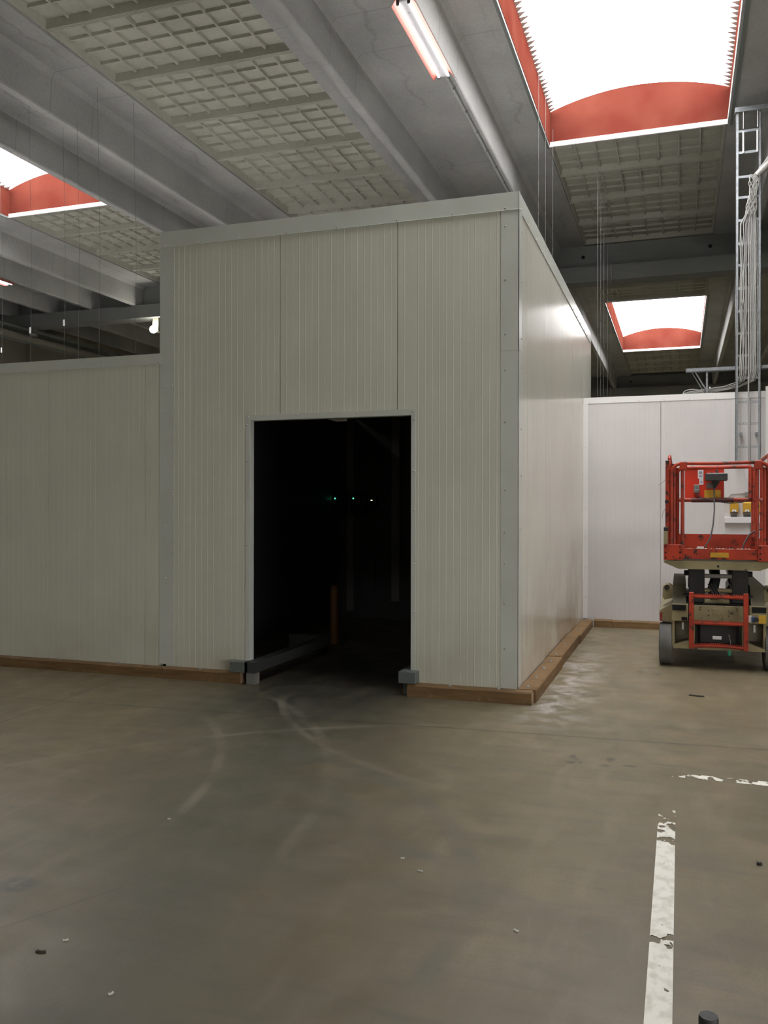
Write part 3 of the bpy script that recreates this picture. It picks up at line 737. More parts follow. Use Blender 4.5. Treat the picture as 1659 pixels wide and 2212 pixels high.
# ------------------------------------------------------------------ suspension wires
gw = 'thin suspension wires above the left wall'
WL = ['thin wire with a bright clip hanging farthest left behind the low left wall', 'plain thin wire hanging second from the left behind the low left wall', 'plain thin wire third from the left behind the low left wall',
      'thin wire with a bright clip hanging between plain ones behind the low left wall', 'plain thin wire hanging nearest the tall enclosure behind the low left wall', 'farther thin wire with a bright clip hanging beyond the low left wall']
for i, (x, y) in enumerate(((-8.18, 9.5), (-7.42, 9.5), (-7.10, 9.5), (-7.72, 9.6), (-6.9, 10.0), (-10.2, 11.2))):
    w = empty('suspension_wire', (x, y, 3.08), WL[i], 'wire', gw)
    MB().tube([(x, y, 3.08), (x+.02, y, 5.0), (x-.03, y, 7.1)], .0018, 5).build('strand', 'wire', w)
    if i in (0, 3, 5): MB().box(x-.012, x+.012, y-.004, y+.004, 3.95+i*.03, 4.03+i*.03).build('clip', 'clip', w, label='bright metal clip')
for r_, y, od in ((-.1535, 10.5, 'nearest'), (-.1456, 11.5, 'second'), (-.1373, 12.6, 'farthest')):
    x = r_*y
    w = empty('suspension_wire', (x, y, TOP-.02), od+' thin wire hanging from the ceiling onto the tall enclosure top', 'wire', 'thin wires above the enclosure')
    MB().tube([(x, y, TOP-.02), (x, y, HS)], .0018, 5).build('strand', 'wirelight', w)
for y, od in ((13.75, 'nearest'), (14.3, 'second'), (14.9, 'third'), (15.7, 'fourth'), (16.5, 'farthest')):
    w = empty('suspension_wire', (-1.205, y, 3.12), od+' of the five thin wires hanging behind the white rear wall', 'wire', 'thin wires above the rear wall')
    MB().tube([(-1.205, y, 3.12), (-1.205, y, HS)], .0022, 5).build('strand', 'wirelight', w)

# ------------------------------------------------------------------ cable ladder on the rear wall
LX0, LX1, LY = .695, .985, 12.40
ld = empty('cable_ladder', (.84, LY, 2.3), 'galvanised vertical cable ladder rising past the white rear wall', 'cable ladder')
for x, s in ((LX0, 1), (LX1, -1)):
    a, bb = (x-.010, x+.022) if s > 0 else (x-.022, x+.010)
    MB().box(a, a+.005 if s > 0 else bb, LY, LY+.055, 2.27, 6.84).box(a, bb, LY, LY+.004, 2.27, 6.84).build('side_rail', 'galv', ld) if s > 0 else \
        MB().box(bb-.005, bb, LY, LY+.055, 2.27, 6.84).box(a, bb, LY, LY+.004, 2.27, 6.84).build('side_rail', 'galv', ld)
for z in (6.60, 6.32, 6.0, 5.73, 5.43, 5.127, 4.84, 4.535, 4.237, 3.944, 3.65, 3.358, 3.04, 2.755, 2.45):
    m = MB()
    if z > 3.2: m.box(LX0+.01, LX1-.01, LY+.008, LY+.012, z-.02, z+.02).box(LX0+.01, LX1-.01, LY+.008, LY+.03, z+.016, z+.02).box(LX0+.01, LX1-.01, LY+.008, LY+.03, z-.02, z-.016)
    else:
        m.box(LX0+.01, LX1-.01, LY+.02, LY+.024, z+.008, z+.014).box(LX0+.01, LX1-.01, LY+.02, LY+.024, z-.014, z-.008)
        for i in range(9): x = LX0+.025+i*.030; m.box(x, x+.013, LY+.02, LY+.024, z-.008, z+.008)
    m.build('rung', 'galv', ld)
for x in (LX0+.05, LX1-.05):
    MB().box(x, x+.03, LY+.02, LY+.05, 2.60, 2.64).box(x, x+.03, LY+.045, BY-.004, 2.60, 2.64).build('wall_bracket', 'galv', ld)
tr = empty('hanging_strut', (1.5, 12.4, 6.84), 'galvanised horizontal strut capping the top of the cable ladder', 'strut')
MB().box(.672, 3.4, LY-.035, LY+.06, 6.842, 6.905).build('channel', 'galv', tr)
for x in (.775, .945):
    q = MB().cyl((x, LY-.02, 6.30+.0), 'z', .011, .28, 8).cyl((x, LY-.02, 6.62), 'z', .005, .22, 6).build('threaded_rod', 'white_flash', tr)
for x in (1.3, 2.6): MB().cyl((x, LY, 6.905), 'z', .006, .15, 6).build('threaded_rod', 'galv', tr)
# cables on the ladder
def wobble(x0, z1, z0, y, amp, seed):
    rr = random.Random(seed); pts = []; n = 14
    for i in range(n+1):
        z = z1+(z0-z1)*i/n; pts.append((x0+amp*math.sin(i*1.1+seed)*.5+rr.uniform(-amp, amp)*.35, y, z))
    return pts
gl = 'grey cables strapped down the cable ladder'
ORD = ['first', 'second', 'third', 'fourth', 'fifth', 'sixth', 'seventh', 'eighth', 'ninth', 'tenth', 'eleventh', 'twelfth']
spots = [(.745, .007, .010), (.762, .006, .020), (.783, .007, .012), (.805, .006, .006), (.846, .011, .003), (.872, .009, .003), (.893, .007, .004), (.911, .010, .004), (.930, .008, .004), (.951, .005, .006), (.820, .005, .01), (.770, .006, .03)]
for i, (x, r_, amp) in enumerate(spots):
    y = LY-.002-r_*1.1 - (i % 3)*.004
    top = [(1.9+.02*i, LY-.05-.005*i, 6.62), (1.35, LY-.06, 6.36+.008*i), (1.08, LY-.05, 6.14+.008*i), (.95-.012*(i % 5), LY-.045, 5.98+.01*(i % 4)), (.86+.012*(i % 6), LY-.04, 5.75), ((x+.89)/2, y-.01, 5.52)]
    mid = wobble(x, 5.38, 3.42, y, amp, i+3)
    if i == 4: end = [(x, LY+.012, 3.2), (x, LY+.012, 2.9), (x+.003, LY+.012, 2.5), (x+.01, LY+.015, 2.2), (.862, BY-.02, 1.93), (.865, BY-.02, 1.84)]
    else: end = [(x-.02, y+.03, 3.32), (x-.10-.01*i, LY+.13, 3.24+.003*i), (.45-.03*i, BY+.06, 3.215+.004*(i % 4)), (.3-.04*i, BY+.2, 3.16), (.1, BY+.6, 3.14)]
    c = thing(MB().tube(top+mid+end, r_ if i != 4 else .010, 7), 'cable', 'cable', 'central grey cable that runs on down the cable ladder to the wall box' if i == 4 else ORD[sorted(range(12), key=lambda q: spots[q][0]).index(i)]+' grey cable from the left hanging down the cable ladder',
              'cable', (x, LY, 3.3), None if i == 4 else gl, True)
# spiral-wrapped bundle at the upper bend
bw = empty('cable_wrap', (.93, 12.3, 5.75), 'net-like wrapped cable bundle bending off the top of the cable ladder', 'cable wrap')
for kx in range(7):
    pts = []
    for i in range(15):
        t = i/14; z = 5.47+.52*t; wdt = .055+.012*math.sin(t*9)
        pts.append((.86+.055*t+wdt*math.sin(t*5+kx*.9), LY-.075+.025*math.cos(t*5+kx*.9), z))
    MB().tube(pts, .0055, 6).build('strand', 'wrap', bw, True)
MB().tube([(.93, LY-.07, 5.97), (1.0, LY-.07, 6.03), (1.1, LY-.07, 6.12), (1.4, LY-.06, 6.32)], [.03, .045, .045, .05], 10).build('sleeve', 'wrap', bw, True)
# loops on top of the wall
thing(MB().tube([(.06+.03*math.sin(0), BY+.05, 3.20)]+[(.15-.12*math.cos(R(a)), BY+.05, 3.20+.055*math.sin(R(a))) for a in range(15, 180, 15)]+[(.30, BY+.05, 3.20)], .006, 6), 'cable_loop', 'cable', 'small loop of grey cable lying on top of the white rear wall', 'cable', (.2, BY+.05, 3.19), None, True)

# cantilever bracket
bk = empty('cantilever_bracket', (.3, BY+.06, 3.19), 'galvanised cantilever arm on a strut above the white rear wall', 'bracket')
MB().box(.07, 1.6, BY-.02, BY+.08, 3.488, 3.494).box(.07, 1.6, BY-.025, BY-.02, 3.488, 3.530).box(.07, 1.6, BY+.08, BY+.085, 3.488, 3.530).build('arm', 'galv', bk)
MB().box(.325, .350, BY+.01, BY+.04, 3.19, 3.488).build('upright', 'galv', bk)
MB().tube([(.19, BY+.02, 3.486), (.325, BY+.02, 3.24)], .010, 6).build('brace', 'galv', bk)
MB().tube([(.15, BY+.07, 3.486), (.31, BY+.07, 3.20)], .008, 6).build('brace', 'galv', bk)
MB().dome((.375, BY-.0, 3.262), '-y', .014, 10).build('cap_nut', 'white_flash', bk)
MB().box(.28, .40, BY+.0, BY+.09, 3.19, 3.196).build('base_plate', 'galv', bk)

# wall sockets + trunking + box
for i, (x, lb) in enumerate(((.628, 'left yellow socket above the white trunking on the rear wall'), (.786, 'middle yellow socket above the white trunking on the rear wall'), (.985, 'right yellow socket above the white trunking on the rear wall'))):
    s = empty('wall_socket', (x+.05, BY, 1.56), lb, 'socket', 'yellow sockets on the rear wall')
    MB().prism([(BY-.075, 1.595), (BY-.002, 1.57), (BY-.002, 1.735), (BY-.060, 1.735), (BY-.085, 1.71)][::-1], 'x', x, x+.098).build('cover', 'yellow', s)
    MB().prism([(BY-.06, 1.560), (BY-.002, 1.53), (BY-.002, 1.57), (BY-.07, 1.59)][::-1], 'x', x+.01, x+.088).build('inlet', 'greyp', s)
    MB().box(x+.025, x+.075, BY-.084, BY-.078, 1.597, 1.625).build('name_plate', 'paper', s)
    MB().cyl((x+.05, BY-.090, 1.60), 'y', .007, .008, 8).build('latch', 'black', s)
tk = empty('trunking', (.8, BY, 1.44), 'white plastic trunking on the rear wall below the yellow sockets', 'trunking')
MB().box(.56, 2.0, BY-.06, BY-.001, 1.445, 1.528, .004).build('base', 'trunk', tk)
MB().box(.562, 2.0, BY-.064, BY-.060, 1.452, 1.520).build('lid', 'trunk', tk)
jb = empty('junction_box', (.86, BY, 1.8), 'small grey junction box on the rear wall behind the lift rail', 'box')
MB().box(.81, .93, BY-.05, BY-.001, 1.79, 1.86, .006).build('case', 'greyp', jb)
MB().tube([(.62, BY-.012, 1.735), (.62, BY-.012, 1.80), (.65, BY-.012, 1.83), (.80, BY-.012, 1.84), (.81, BY-.012, 1.84)], .006, 6).build('lead', 'greyp', jb, True)

# ------------------------------------------------------------------ scissor lift
cx = .37; Y0 = 9.45
lift = empty('scissor_lift', (cx, 10.5, 0), 'worn orange and cream scissor lift parked before the white wall', 'lift')
def LP(mb, name, m='red', smooth=False, label=None, parent=None): return mb.build(name, m, parent or lift, smooth, label)
def U(u): return cx+u
# wheels
for (yc) in (9.67, 11.45):
    for s in (-1, 1):
        x0, x1 = (U(-.575), U(-.445)) if s < 0 else (U(.435), U(.565))
        n = 32; w_ = MB()
        w_.tube([(x0, yc, .218), (x0+.008, yc, .218), (x1-.008, yc, .218), (x1, yc, .218)], [.20, .216, .216, .20], n)
        wh = LP(w_, 'wheel', 'tyre', True)
        xo = x0-.004 if s < 0 else x1
        MB().cyl((xo, yc, .218), 'x', .11, .004, 20).build('hub', 'cream', wh, True)
        LP(MB().cyl((x1 if s < 0 else x0-.09, yc, .218), 'x', .04, .09, 10), 'axle_stub', 'black')
# chassis
chs = MB().box(U(-.43), U(.42), 9.62, 11.55, .205, .47)
LP(chs, 'chassis', 'olive')
# front plate (cream) and side boxes
fp = LP(MB().box(U(-.235), U(.235), 9.475, 9.50, .455, .645, .002), 'front_plate', 'cream')
bt = MB()
for u in (-.175, .175):
    for z in (.622, .600): bt.cyl((U(u), 9.468, z), 'y', .006, .008, 8)
for u in (-.095, .095):
    for z in (.597, .545): bt.cyl((U(u), 9.468, z), 'y', .006, .008, 8)
bt.build('bolts', 'black', fp)['kind'] = 'stuff'
MB().box(U(-.055), U(.045), 9.470, 9.476, .552, .615, .003).build('cover_plate', 'cream', fp)
for s in (-1, 1):
    def bx(a, b_, y0, y1, z0, z1, ch=.003):
        a, b_ = (a, b_) if s > 0 else (-b_, -a)
        return MB().box(U(a), U(b_), y0, y1, z0, z1, ch)
    LP(bx(.29, .45, 9.48, 9.62, .475, .648), 'corner_box', 'cream')
    LP(bx(.312, .445, 9.472, 9.479, .586, .643, 0), 'black_pocket', 'pocket')
    # flared shoulder sheet
    px = lambda a: U(s*a)
    pr = [(px(.445), .65), (px(.455), .64), (px(.57), .565), (px(.575), .545), (px(.57), .47), (px(.45), .44)]
    LP(MB().prism(pr if s < 0 else pr[::-1], 'y', 9.60, 9.64), 'shoulder_sheet', 'cream')
    LP(MB().prism((pr if s < 0 else pr[::-1]), 'y', 9.642, 11.5), 'side_cover', 'cream')
    # inner tall housing (sloping cream-olive cabinet)
    hp = [(9.62, .648), (10.05, .70), (10.1, .84), (11.3, .84), (11.4, .60), (9.62, .60)]
    a, b_ = (.31, .44) if s > 0 else (-.44, -.31)
    LP(MB().add([(U(a), 9.56, .64), (U(b_), 9.56, .64), (U(b_), 9.75, .84), (U(a), 9.75, .84), (U(a), 11.3, .84), (U(b_), 11.3, .84), (U(b_), 11.3, .60), (U(a), 11.3, .60), (U(a), 9.56, .60), (U(b_), 9.56, .60)],
                [(0, 1, 2, 3), (3, 2, 5, 4), (4, 5, 6, 7), (8, 9, 1, 0), (9, 6, 5, 2), (1, 9, 2), (8, 0, 3), (8, 3, 4, 7), (8, 7, 6, 9)]), 'side_housing', 'olive')
    # rounded cream lump on the shoulder
    lp = arcpts(px(.49), .775, .055, 20, 160, 6) if s > 0 else arcpts(px(.49), .775, .055, 20, 160, 6)
    LP(MB().prism([(px(.49)-.055, .70), (px(.49)-.055+.02, .67), (px(.49)+.055, .69)]+lp, 'y', 9.70, 9.95), 'shoulder_cap', 'cream', True)
    LP(MB().cyl((px(.50), 9.68, .80), 'y', .028, .03, 12), 'beacon_cap', 'black')
    # lower recessed side plates and skirt
    sk = [(px(.235), .20), (px(.235), .275), (px(.25), .285), (px(.43), .225), (px(.44), .20)]
    LP(MB().prism(sk if s < 0 else sk[::-1], 'y', 9.46, 9.61), 'skirt', 'cream')
    LP(bx(.24, .41, 9.565, 9.615, .29, .47, 0), 'recess_plate', 'olive')
    LP(bx(.42, .445, 9.50, 9.62, .21, .475, 0), 'side_plate', 'cream')
    LP(bx(.225, .262, 9.50, 9.62, .195, .455, 0), 'inner_plate', 'cream')
    LP(bx(.332, .352, 9.555, 9.564, .38, .455, .002), 'pale_tag', 'trunk')
    tl = bx(.545, .57, 9.59, 9.60, .455, .545, 0) if s < 0 else None
    if tl: LP(tl, 'reflector_strip', 'red')
    if s < 0: LP(bx(.30-.0, .355, 9.470, 9.478, .485, .517, 0), 'small_pocket', 'pocket')
# right-hand controls with blue connector
LP(MB().box(U(.29), U(.42)+.03, 9.470, 9.478, .482, .570, .002), 'decal_plate', 'cream')
LP(MB().box(U(.375), U(.44), 9.466, 9.470, .485, .565), 'yellow_decal', 'yellow')
LP(MB().cyl((U(.352), 9.430, .523), 'y', .022, .04, 14), 'connector', 'black')
LP(MB().box(U(.305), U(.345), 9.45, 9.47, .495, .55, .005), 'connector_body', 'blue', label='blue connector')
LP(MB().box(U(.25)+.02, U(.31), 9.455, 9.47, .49, .56, .004), 'switch_box', 'trunk')
LP(MB().box(U(.24), U(.275), 9.455, 9.46, .205, .262), 'yellow_decal', 'yellow')
# battery box
LP(MB().box(U(-.205), U(.195), 9.53, 9.60, .245, .462), 'battery_bay', 'pocket')
LP(MB().box(U(-.175), U(.165), 9.50, 9.53, .265, .45, .004), 'battery_cover', 'black')
LP(MB().box(U(-.055), U(.03), 9.494, 9.50, .30, .335, .002), 'rating_plate', 'trunk')
LP(MB().box(U(-.20), U(.20), 9.47, 9.60, .195, .212), 'lower_bar', 'cream')
# ladder
for u in (-.283, .228):
    LP(MB().box(U(u), U(u)+.046, 9.36, 9.40, .215, .785, .004), 'ladder_rail', 'red')
for z, sag in ((.742, .0), (.475, 0), (.238, .012)):
    m = MB(); n = 26; x0, x1 = U(-.237), U(.228)
    pts = [(x0+(x1-x0)*i/8, 9.38, z+sag*math.sin(math.pi*i/8)) for i in range(9)]
    m.tube(pts, .017, 8)
    for i in range(n):
        t = (i+.5)/n; m.box(x0+(x1-x0)*t-.005, x0+(x1-x0)*t+.005, 9.365, 9.395, z+.014+sag*math.sin(math.pi*t), z+.027+sag*math.sin(math.pi*t))
    LP(m, 'ladder_rung', 'red')
for z in (.70, .30):
    for u in (-.26, .25): LP(MB().box(U(u)-.01, U(u)+.01, 9.40, 9.50, z, z+.03), 'ladder_bracket', 'black')
LP(MB().tube([(U(.095), 9.45, .36), (U(.11), 9.42, .30), (U(.115), 9.41, .22), (U(.10), 9.40, .19)], .004, 6), 'thin_lead', 'greyp', True)
LP(MB().box(U(.085), U(.115), 9.40, 9.42, .155, .215, .006), 'green_plug', 'green', label='small green plug')
# scissor stack
LP(MB().box(U(-.34), U(.33), 9.60, 11.4, .47, .655), 'scissor_base', 'black')
for s in (-1, 1):
    for off in (.15, .225):
        a = off; b_ = off+.055
        a, b_ = (a, b_) if s > 0 else (-b_, -a)
        for (ya, za, yb, zb) in ((9.62, .70, 11.35, .96), (9.62, .96, 11.35, .70)) if off < .2 else ((9.60, .72, 11.3, .98), (9.60, .97, 11.3, .72)):
            d = .045
            LP(MB().prism([(ya, za-d), (yb, zb-d), (yb, zb+d), (ya, za+d)][::-1], 'x', U(a), U(b_)), 'scissor_arm', 'black')
    for z in (.96, .72):
        LP(MB().cyl((U(s*.30)-.03, 9.66, z), 'x', .028, .06, 12), 'pivot_pin', 'black')
    a, b_ = (.13, .285) if s > 0 else (-.285, -.13)
    LP(MB().box(U(a), U(b_), 9.57, 9.62, .66, 1.01, .01), 'scissor_end', 'black')
LP(MB().cyl((U(-.16), 9.60, .937), 'x', .022, .30, 12), 'cross_tube', 'greyp')
LP(MB().cyl((U(-.16), 9.60, .79), 'x', .022, .30, 12), 'cross_tube', 'cream')
LP(MB().box(U(-.16), U(.11), 9.58, 9.62, .655, .70, .01), 'cross_plate', 'cream')
LP(MB().tube([(U(-.03), 9.60, .70), (U(-.05), 9.62, .80), (U(-.02), 9.75, .90), (U(-.02), 10.2, .99)], [.05, .055, .05, .06], 12), 'hydraulic_cylinder', 'black', True)
for k_ in range(3):
    LP(MB().tube([(U(-.10+.03*k_), 9.56, .86), (U(-.07+.03*k_), 9.55, .80), (U(-.04+.03*k_), 9.55, .75), (U(-.0+.03*k_), 9.57, .72)], .005, 6), 'hydraulic_hose', 'cable2', True)
# platform
tray = [(U(-.53), 1.095), (U(-.53), 1.075), (U(-.39), 1.012), (U(.385), 1.008), (U(.56), 1.075), (U(.56), 1.095)]
LP(MB().prism(tray[::-1], 'y', 9.47, 9.49), 'tray_end', 'cream')
LP(MB().cyl((U(-.005), 9.467, 1.045), 'y', .012, .006, 12), 'tray_hole', 'pocket')
LP(MB().box(U(-.50), U(.50), 9.49, 11.35, 1.06, 1.10), 'platform_frame', 'cream')
LP(MB().box(U(-.50), U(.50), 9.50, 11.35, 1.10, 1.12), 'deck', 'greyp')
for s, a, b_ in ((-1, -.53, -.35), (1, .365, .555)):
    bk_ = LP(MB().box(U(a), U(b_), 9.435, 9.50, 1.103, 1.262, .003), 'corner_bracket', 'red')
    m = MB()
    for x in (U(a)+.02, U(b_)-.02):
        for z in (1.125, 1.18, 1.24): m.cyl((x, 9.428, z), 'y', .009, .008, 8)
    m.build('bolts', 'pocket', bk_)['kind'] = 'stuff'
LP(MB().box(U(-.35), U(.365), 9.46, 9.475, 1.115, 1.212, .002), 'toe_board', 'red')
LP(MB().box(U(-.35), U(.365), 9.46, 9.53, 1.212, 1.220), 'entry_ledge', 'red')
LP(MB().box(U(-.08), U(.095), 9.455, 9.46, 1.136, 1.184), 'yellow_sticker', 'yellow')
LP(MB().box(U(-.505), U(.505), 11.33, 11.35, 1.12, 1.325), 'toe_board', 'red')
for s in (-1, 1):
    LP(MB().box(U(s*.50)-.008, U(s*.50)+.008, 9.50, 11.33, 1.12, 1.29), 'toe_board', 'red')
# crumbs of dirt on the entry ledge
m = MB(); rr = random.Random(3)
for i in range(40):
    x = U(rr.uniform(-.30, .30)); y = rr.uniform(9.465, 9.52); s_ = rr.uniform(.003, .010)
    m.dome((x, y, 1.220), 'z', s_, 5)
LP(m, 'grit', 'litter')['kind'] = 'stuff'
LP(MB().box(U(-.205), U(-.14), 9.47, 9.49, 1.221, 1.243), 'plug_block', 'paper')
# near guard rail
R1 = .0185
def rail(path, r_=R1, name='guard_rail'): return LP(MB().tube(path, r_, 10), name, 'red', True)
topn = [(U(-.455), 9.46, 1.26), (U(-.455), 9.46, 1.99)]+[(U(-.455)+.10-.10*math.cos(R(a)), 9.46, 1.99+.10*math.sin(R(a))) for a in (20, 40, 60, 80)]+[(U(-.34), 9.46, 2.092), (U(.0), 9.46, 2.086), (U(.36), 9.46, 2.093)]+[(U(.475)-.10+.10*math.cos(R(a)), 9.46, 1.99+.10*math.sin(R(a))) for a in (80, 60, 40, 20)]+[(U(.475), 9.46, 1.98), (U(.475), 9.46, 1.26)]
rail(topn)
for u in (-.347, .358):
    LP(MB().tube([(U(u), 9.475, 1.22), (U(u), 9.475, 2.05)], .019, 10), 'gate_post', 'red', True)
    LP(MB().box(U(u)-.03, U(u)+.045, 9.44, 9.50, 2.02, 2.11, .008), 'hinge_block', 'red')
for u, sg in ((-.495, -1),):
    LP(MB().box(U(u)-.019, U(u)+.019, 9.44, 9.48, 1.10, 2.10, .003), 'corner_post', 'red')
    LP(MB().box(U(u)-.019, U(u)+.019, 9.438, 9.482, 2.10, 2.122, .002), 'post_cap', 'black')
LP(MB().box(U(-.53)+.0, U(-.49), 9.42, 9.45, 1.265, 1.40, .004), 'latch_plate', 'cream')
LP(MB().box(U(-.53), U(-.485), 9.42, 9.45, 1.40, 1.44, .004), 'latch', 'black')
LP(MB().cyl((U(-.50), 9.415, 1.70), 'y', .020, .03, 12), 'lock_knob', 'black')
LP(MB().tube([(U(-.43), 9.50, 1.26), (U(-.43), 9.50, 2.09)], .021, 10), 'inner_post', 'red', True)
LP(MB().tube([(U(-.395), 9.53, 1.26), (U(-.395), 9.53, 2.05)], .017, 10), 'inner_post', 'red', True)
for u in (.43, .475, .51): LP(MB().tube([(U(u), 9.49+abs(u-.43)*.6, 1.26), (U(u), 9.49+abs(u-.43)*.6, 2.04)], .022, 10), 'inner_post', 'red', True)
# side rails
for s in (-1, 1):
    x = U(-.475) if s < 0 else U(.475)
    rail([(x, 9.50, 2.02), (x, 9.52, 2.12), (x, 9.56, 2.165), (x, 9.62, 2.172), (x, 11.25, 2.15)])
    rail([(x, 9.52, 1.72), (x, 11.25, 1.74)])
    for y in (9.53, 10.4, 11.25): rail([(x, y, 1.26), (x, y, 2.15)], .018, 'rail_post')
# far rail frame with mid rail
yf = 11.25
xa, xb = U(-.405), U(.45)
rail([(xa, yf, 1.30), (xa, yf, 2.06)]+[(xa+.07-.07*math.cos(R(a)), yf, 2.06+.07*math.sin(R(a))) for a in (30, 60)]+[(xa+.07, yf, 2.132), (xb-.02, yf, 2.132)], .022)
rail([(xa, yf, 1.74), (xb, yf, 1.74)], .027)
rail([(xb, yf, 1.30), (xb, yf, 2.13)], .022, 'rail_post')
rail([(U(.415), yf-.03, 1.76), (U(.415), yf-.03, 2.12)], .020, 'rail_post')
LP(MB().box(xa, U(.16), yf-.002, yf+.01, 1.765, 2.11, .002), 'red_board', 'redflat') if False else LP(MB().box(U(-.316), U(.128), yf-.004, yf+.008, 1.760, 2.112, .003), 'red_board', 'redflat')
LP(MB().tube([(U(-.24), yf-.03, 1.738), (U(.235), yf-.03, 1.738)], .031, 10), 'foam_sleeve', 'sleeve', True)
pp = LP(MB().box(U(-.168), U(-.105), yf-.008, yf-.005, 1.998, 2.103), 'paper_notice', 'paper')
MB().cyl((U(-.137), yf-.0095, 2.068), 'y', .020, .001, 16).box(U(-.155), U(-.118), yf-.0095, yf-.0085, 2.020, 2.036).build('printing', 'print', pp)
pp = LP(MB().box(U(-.152), U(-.105), yf-.008, yf-.005, 1.925, 1.997), 'paper_notice', 'paper')
MB().box(U(-.140), U(-.118), yf-.0095, yf-.0085, 1.94, 1.965).build('printing', 'print', pp)
so = LP(MB().box(U(-.215), U(-.150), yf-.035, yf-.005, 1.825, 1.925, .005), 'socket_box', 'greyp')
MB().cyl((U(-.182), yf-.045, 1.885), 'y', .018, .01, 14).build('socket_face', 'rail', so)
MB().box(U(-.208), U(-.158), yf-.055, yf-.035, 1.825, 1.865, .006).build('plug', 'rail', so)
LP(MB().tube([(U(-.185), yf-.05, 1.825), (U(-.17), yf-.07, 1.79), (U(-.10), yf-.09, 1.755), (U(.0), yf-.09, 1.725), (U(.18), yf-.08, 1.70), (U(.33), yf-.07, 1.71), (U(.42), yf-.06, 1.76)], .006, 6), 'lead', 'cable2', True)
LP(MB().box(U(-.093), U(.09), yf-.010, yf-.005, 1.763, 1.859), 'yellow_sticker', 'yellow')
cb = LP(MB().box(U(-.086), U(.161), yf-.16, yf-.04, 1.965, 2.052, .008), 'control_box', 'rubber')
MB().cyl((U(.04), yf-.10, 2.052), 'z', .012, .035, 10).dome((U(.04), yf-.10, 2.085), 'z', .017, 10).build('joystick', 'black', cb, True)
MB().box(U(-.07), U(.14), yf-.15, yf-.05, 2.052, 2.058).build('top_plate', 'trunk', cb)
for k_ in range(5): MB().cyl((U(-.05+.035*k_), yf-.13, 2.058), 'z', .006, .014, 8).build('toggle', 'black' if k_ % 2 else 'redflat', cb)
LP(MB().tube([(U(.03), yf-.10, 1.966), (U(.025), yf-.10, 1.94), (U(.02), yf-.10, 1.90), (U(.012), yf-.10, 1.87)], [.05, .045, .02, .008], 12), 'cable_gland', 'black', True)
LP(MB().box(U(-.07), U(.045), yf-.04, yf-.006, 1.875, 1.945, .005), 'small_control', 'greyp')
LP(MB().tube([(U(.012), yf-.10, 1.88), (U(.01), yf-.2, 1.75), (U(.0), yf-.6, 1.62), (U(-.03), yf-1.1, 1.46), (U(-.07), yf-1.5, 1.32), (U(-.12), 9.60, 1.25), (U(-.125), 9.55, 1.235)], .008, 8), 'control_cable', 'cable2', True)
LP(MB().tube([(U(.227), 9.53, 1.223), (U(.245), 9.55, 1.28), (U(.295), 9.6, 1.365), (U(.36), 9.62, 1.41), (U(.43), 9.60, 1.43), (U(.50), 9.58, 1.36), (U(.56), 9.56, 1.30)], .008, 8), 'side_cable', 'cable2', True)
for p_ in ([(U(-.51), 9.45, 1.93), (U(-.55), 9.44, 1.89), (U(-.585), 9.44, 1.87)], [(U(-.51), 9.45, 1.64), (U(-.54), 9.44, 1.58), (U(-.545), 9.44, 1.53)]):
    LP(MB().tube(p_, .0022, 5), 'cable_tie', 'greyp', True)

# ------------------------------------------------------------------ painted floor lines (worn)
def paint_mat(name, axis, wear):
    m = bpy.data.materials.new(name); m.use_nodes = True; nt = m.node_tree; N = nt.nodes; L = nt.links; b = N['Principled BSDF']
    b.inputs['Roughness'].default_value = .6
    tc = N.new('ShaderNodeTexCoord'); sx = N.new('ShaderNodeSeparateXYZ'); L.new(tc.outputs['Object'], sx.inputs[0])
    def noise(sc, det, rot=0, st=(1, 1, 1)):
        mp = N.new('ShaderNodeMapping'); mp.inputs['Scale'].default_value = st; mp.inputs['Rotation'].default_value = (0, 0, rot); L.new(tc.outputs['Object'], mp.inputs[0])
        n = N.new('ShaderNodeTexNoise'); n.inputs['Scale'].default_value = sc; n.inputs['Detail'].default_value = det; L.new(mp.outputs[0], n.inputs[0]); return n.outputs[0]
    def mth(op, a, bb):
        q = N.new('ShaderNodeMath'); q.operation = op
        for i, v in ((0, a), (1, bb)):
            if hasattr(v, 'links'): L.new(v, q.inputs[i])
            else: q.inputs[i].default_value = v
        return q.outputs[0]
    n1 = noise(13, 6, .5, (1, .8, 1)); ramp = N.new('ShaderNodeMapRange')
    L.new(sx.outputs[1 if axis == 'y' else 0], ramp.inputs[0])
    for i, v in enumerate(wear): ramp.inputs[i+1].default_value = v     # position0, position1, threshold0, threshold1
    keep = mth('GREATER_THAN', n1, ramp.outputs[0])
    if axis == 'y':     # worn patch half way
        pt = N.new('ShaderNodeMapRange'); d = mth('ABSOLUTE', mth('SUBTRACT', sx.outputs[1], 3.42), 0); L.new(d, pt.inputs[0])
        for i, v in enumerate((0, .17, .50, .30)): pt.inputs[i+1].default_value = v
        keep = mth('MULTIPLY', keep, mth('GREATER_THAN', noise(22, 6, .9, (1, .7, 1)), pt.outputs[0]))
    scr = noise(16, 5, .35, (1.5, 1, 1))
    cr = N.new('ShaderNodeValToRGB'); cr.color_ramp.elements[0].position = .35; cr.color_ramp.elements[0].color = (.68, .66, .56, 1); cr.color_ramp.elements[1].position = .55; cr.color_ramp.elements[1].color = (.86, .84, .75, 1)
    L.new(scr, cr.inputs[0]); L.new(cr.outputs[0], b.inputs['Base Color'])
    L.new(keep, b.inputs['Alpha']); return m
m1 = paint_mat('worn_white_line_paint', 'y', (4.05, 5.0, .26, .66))
m2 = paint_mat('worn_white_cross_line_paint', 'x', (-.1, .9, .60, .40))
s1 = MB(); n = 24
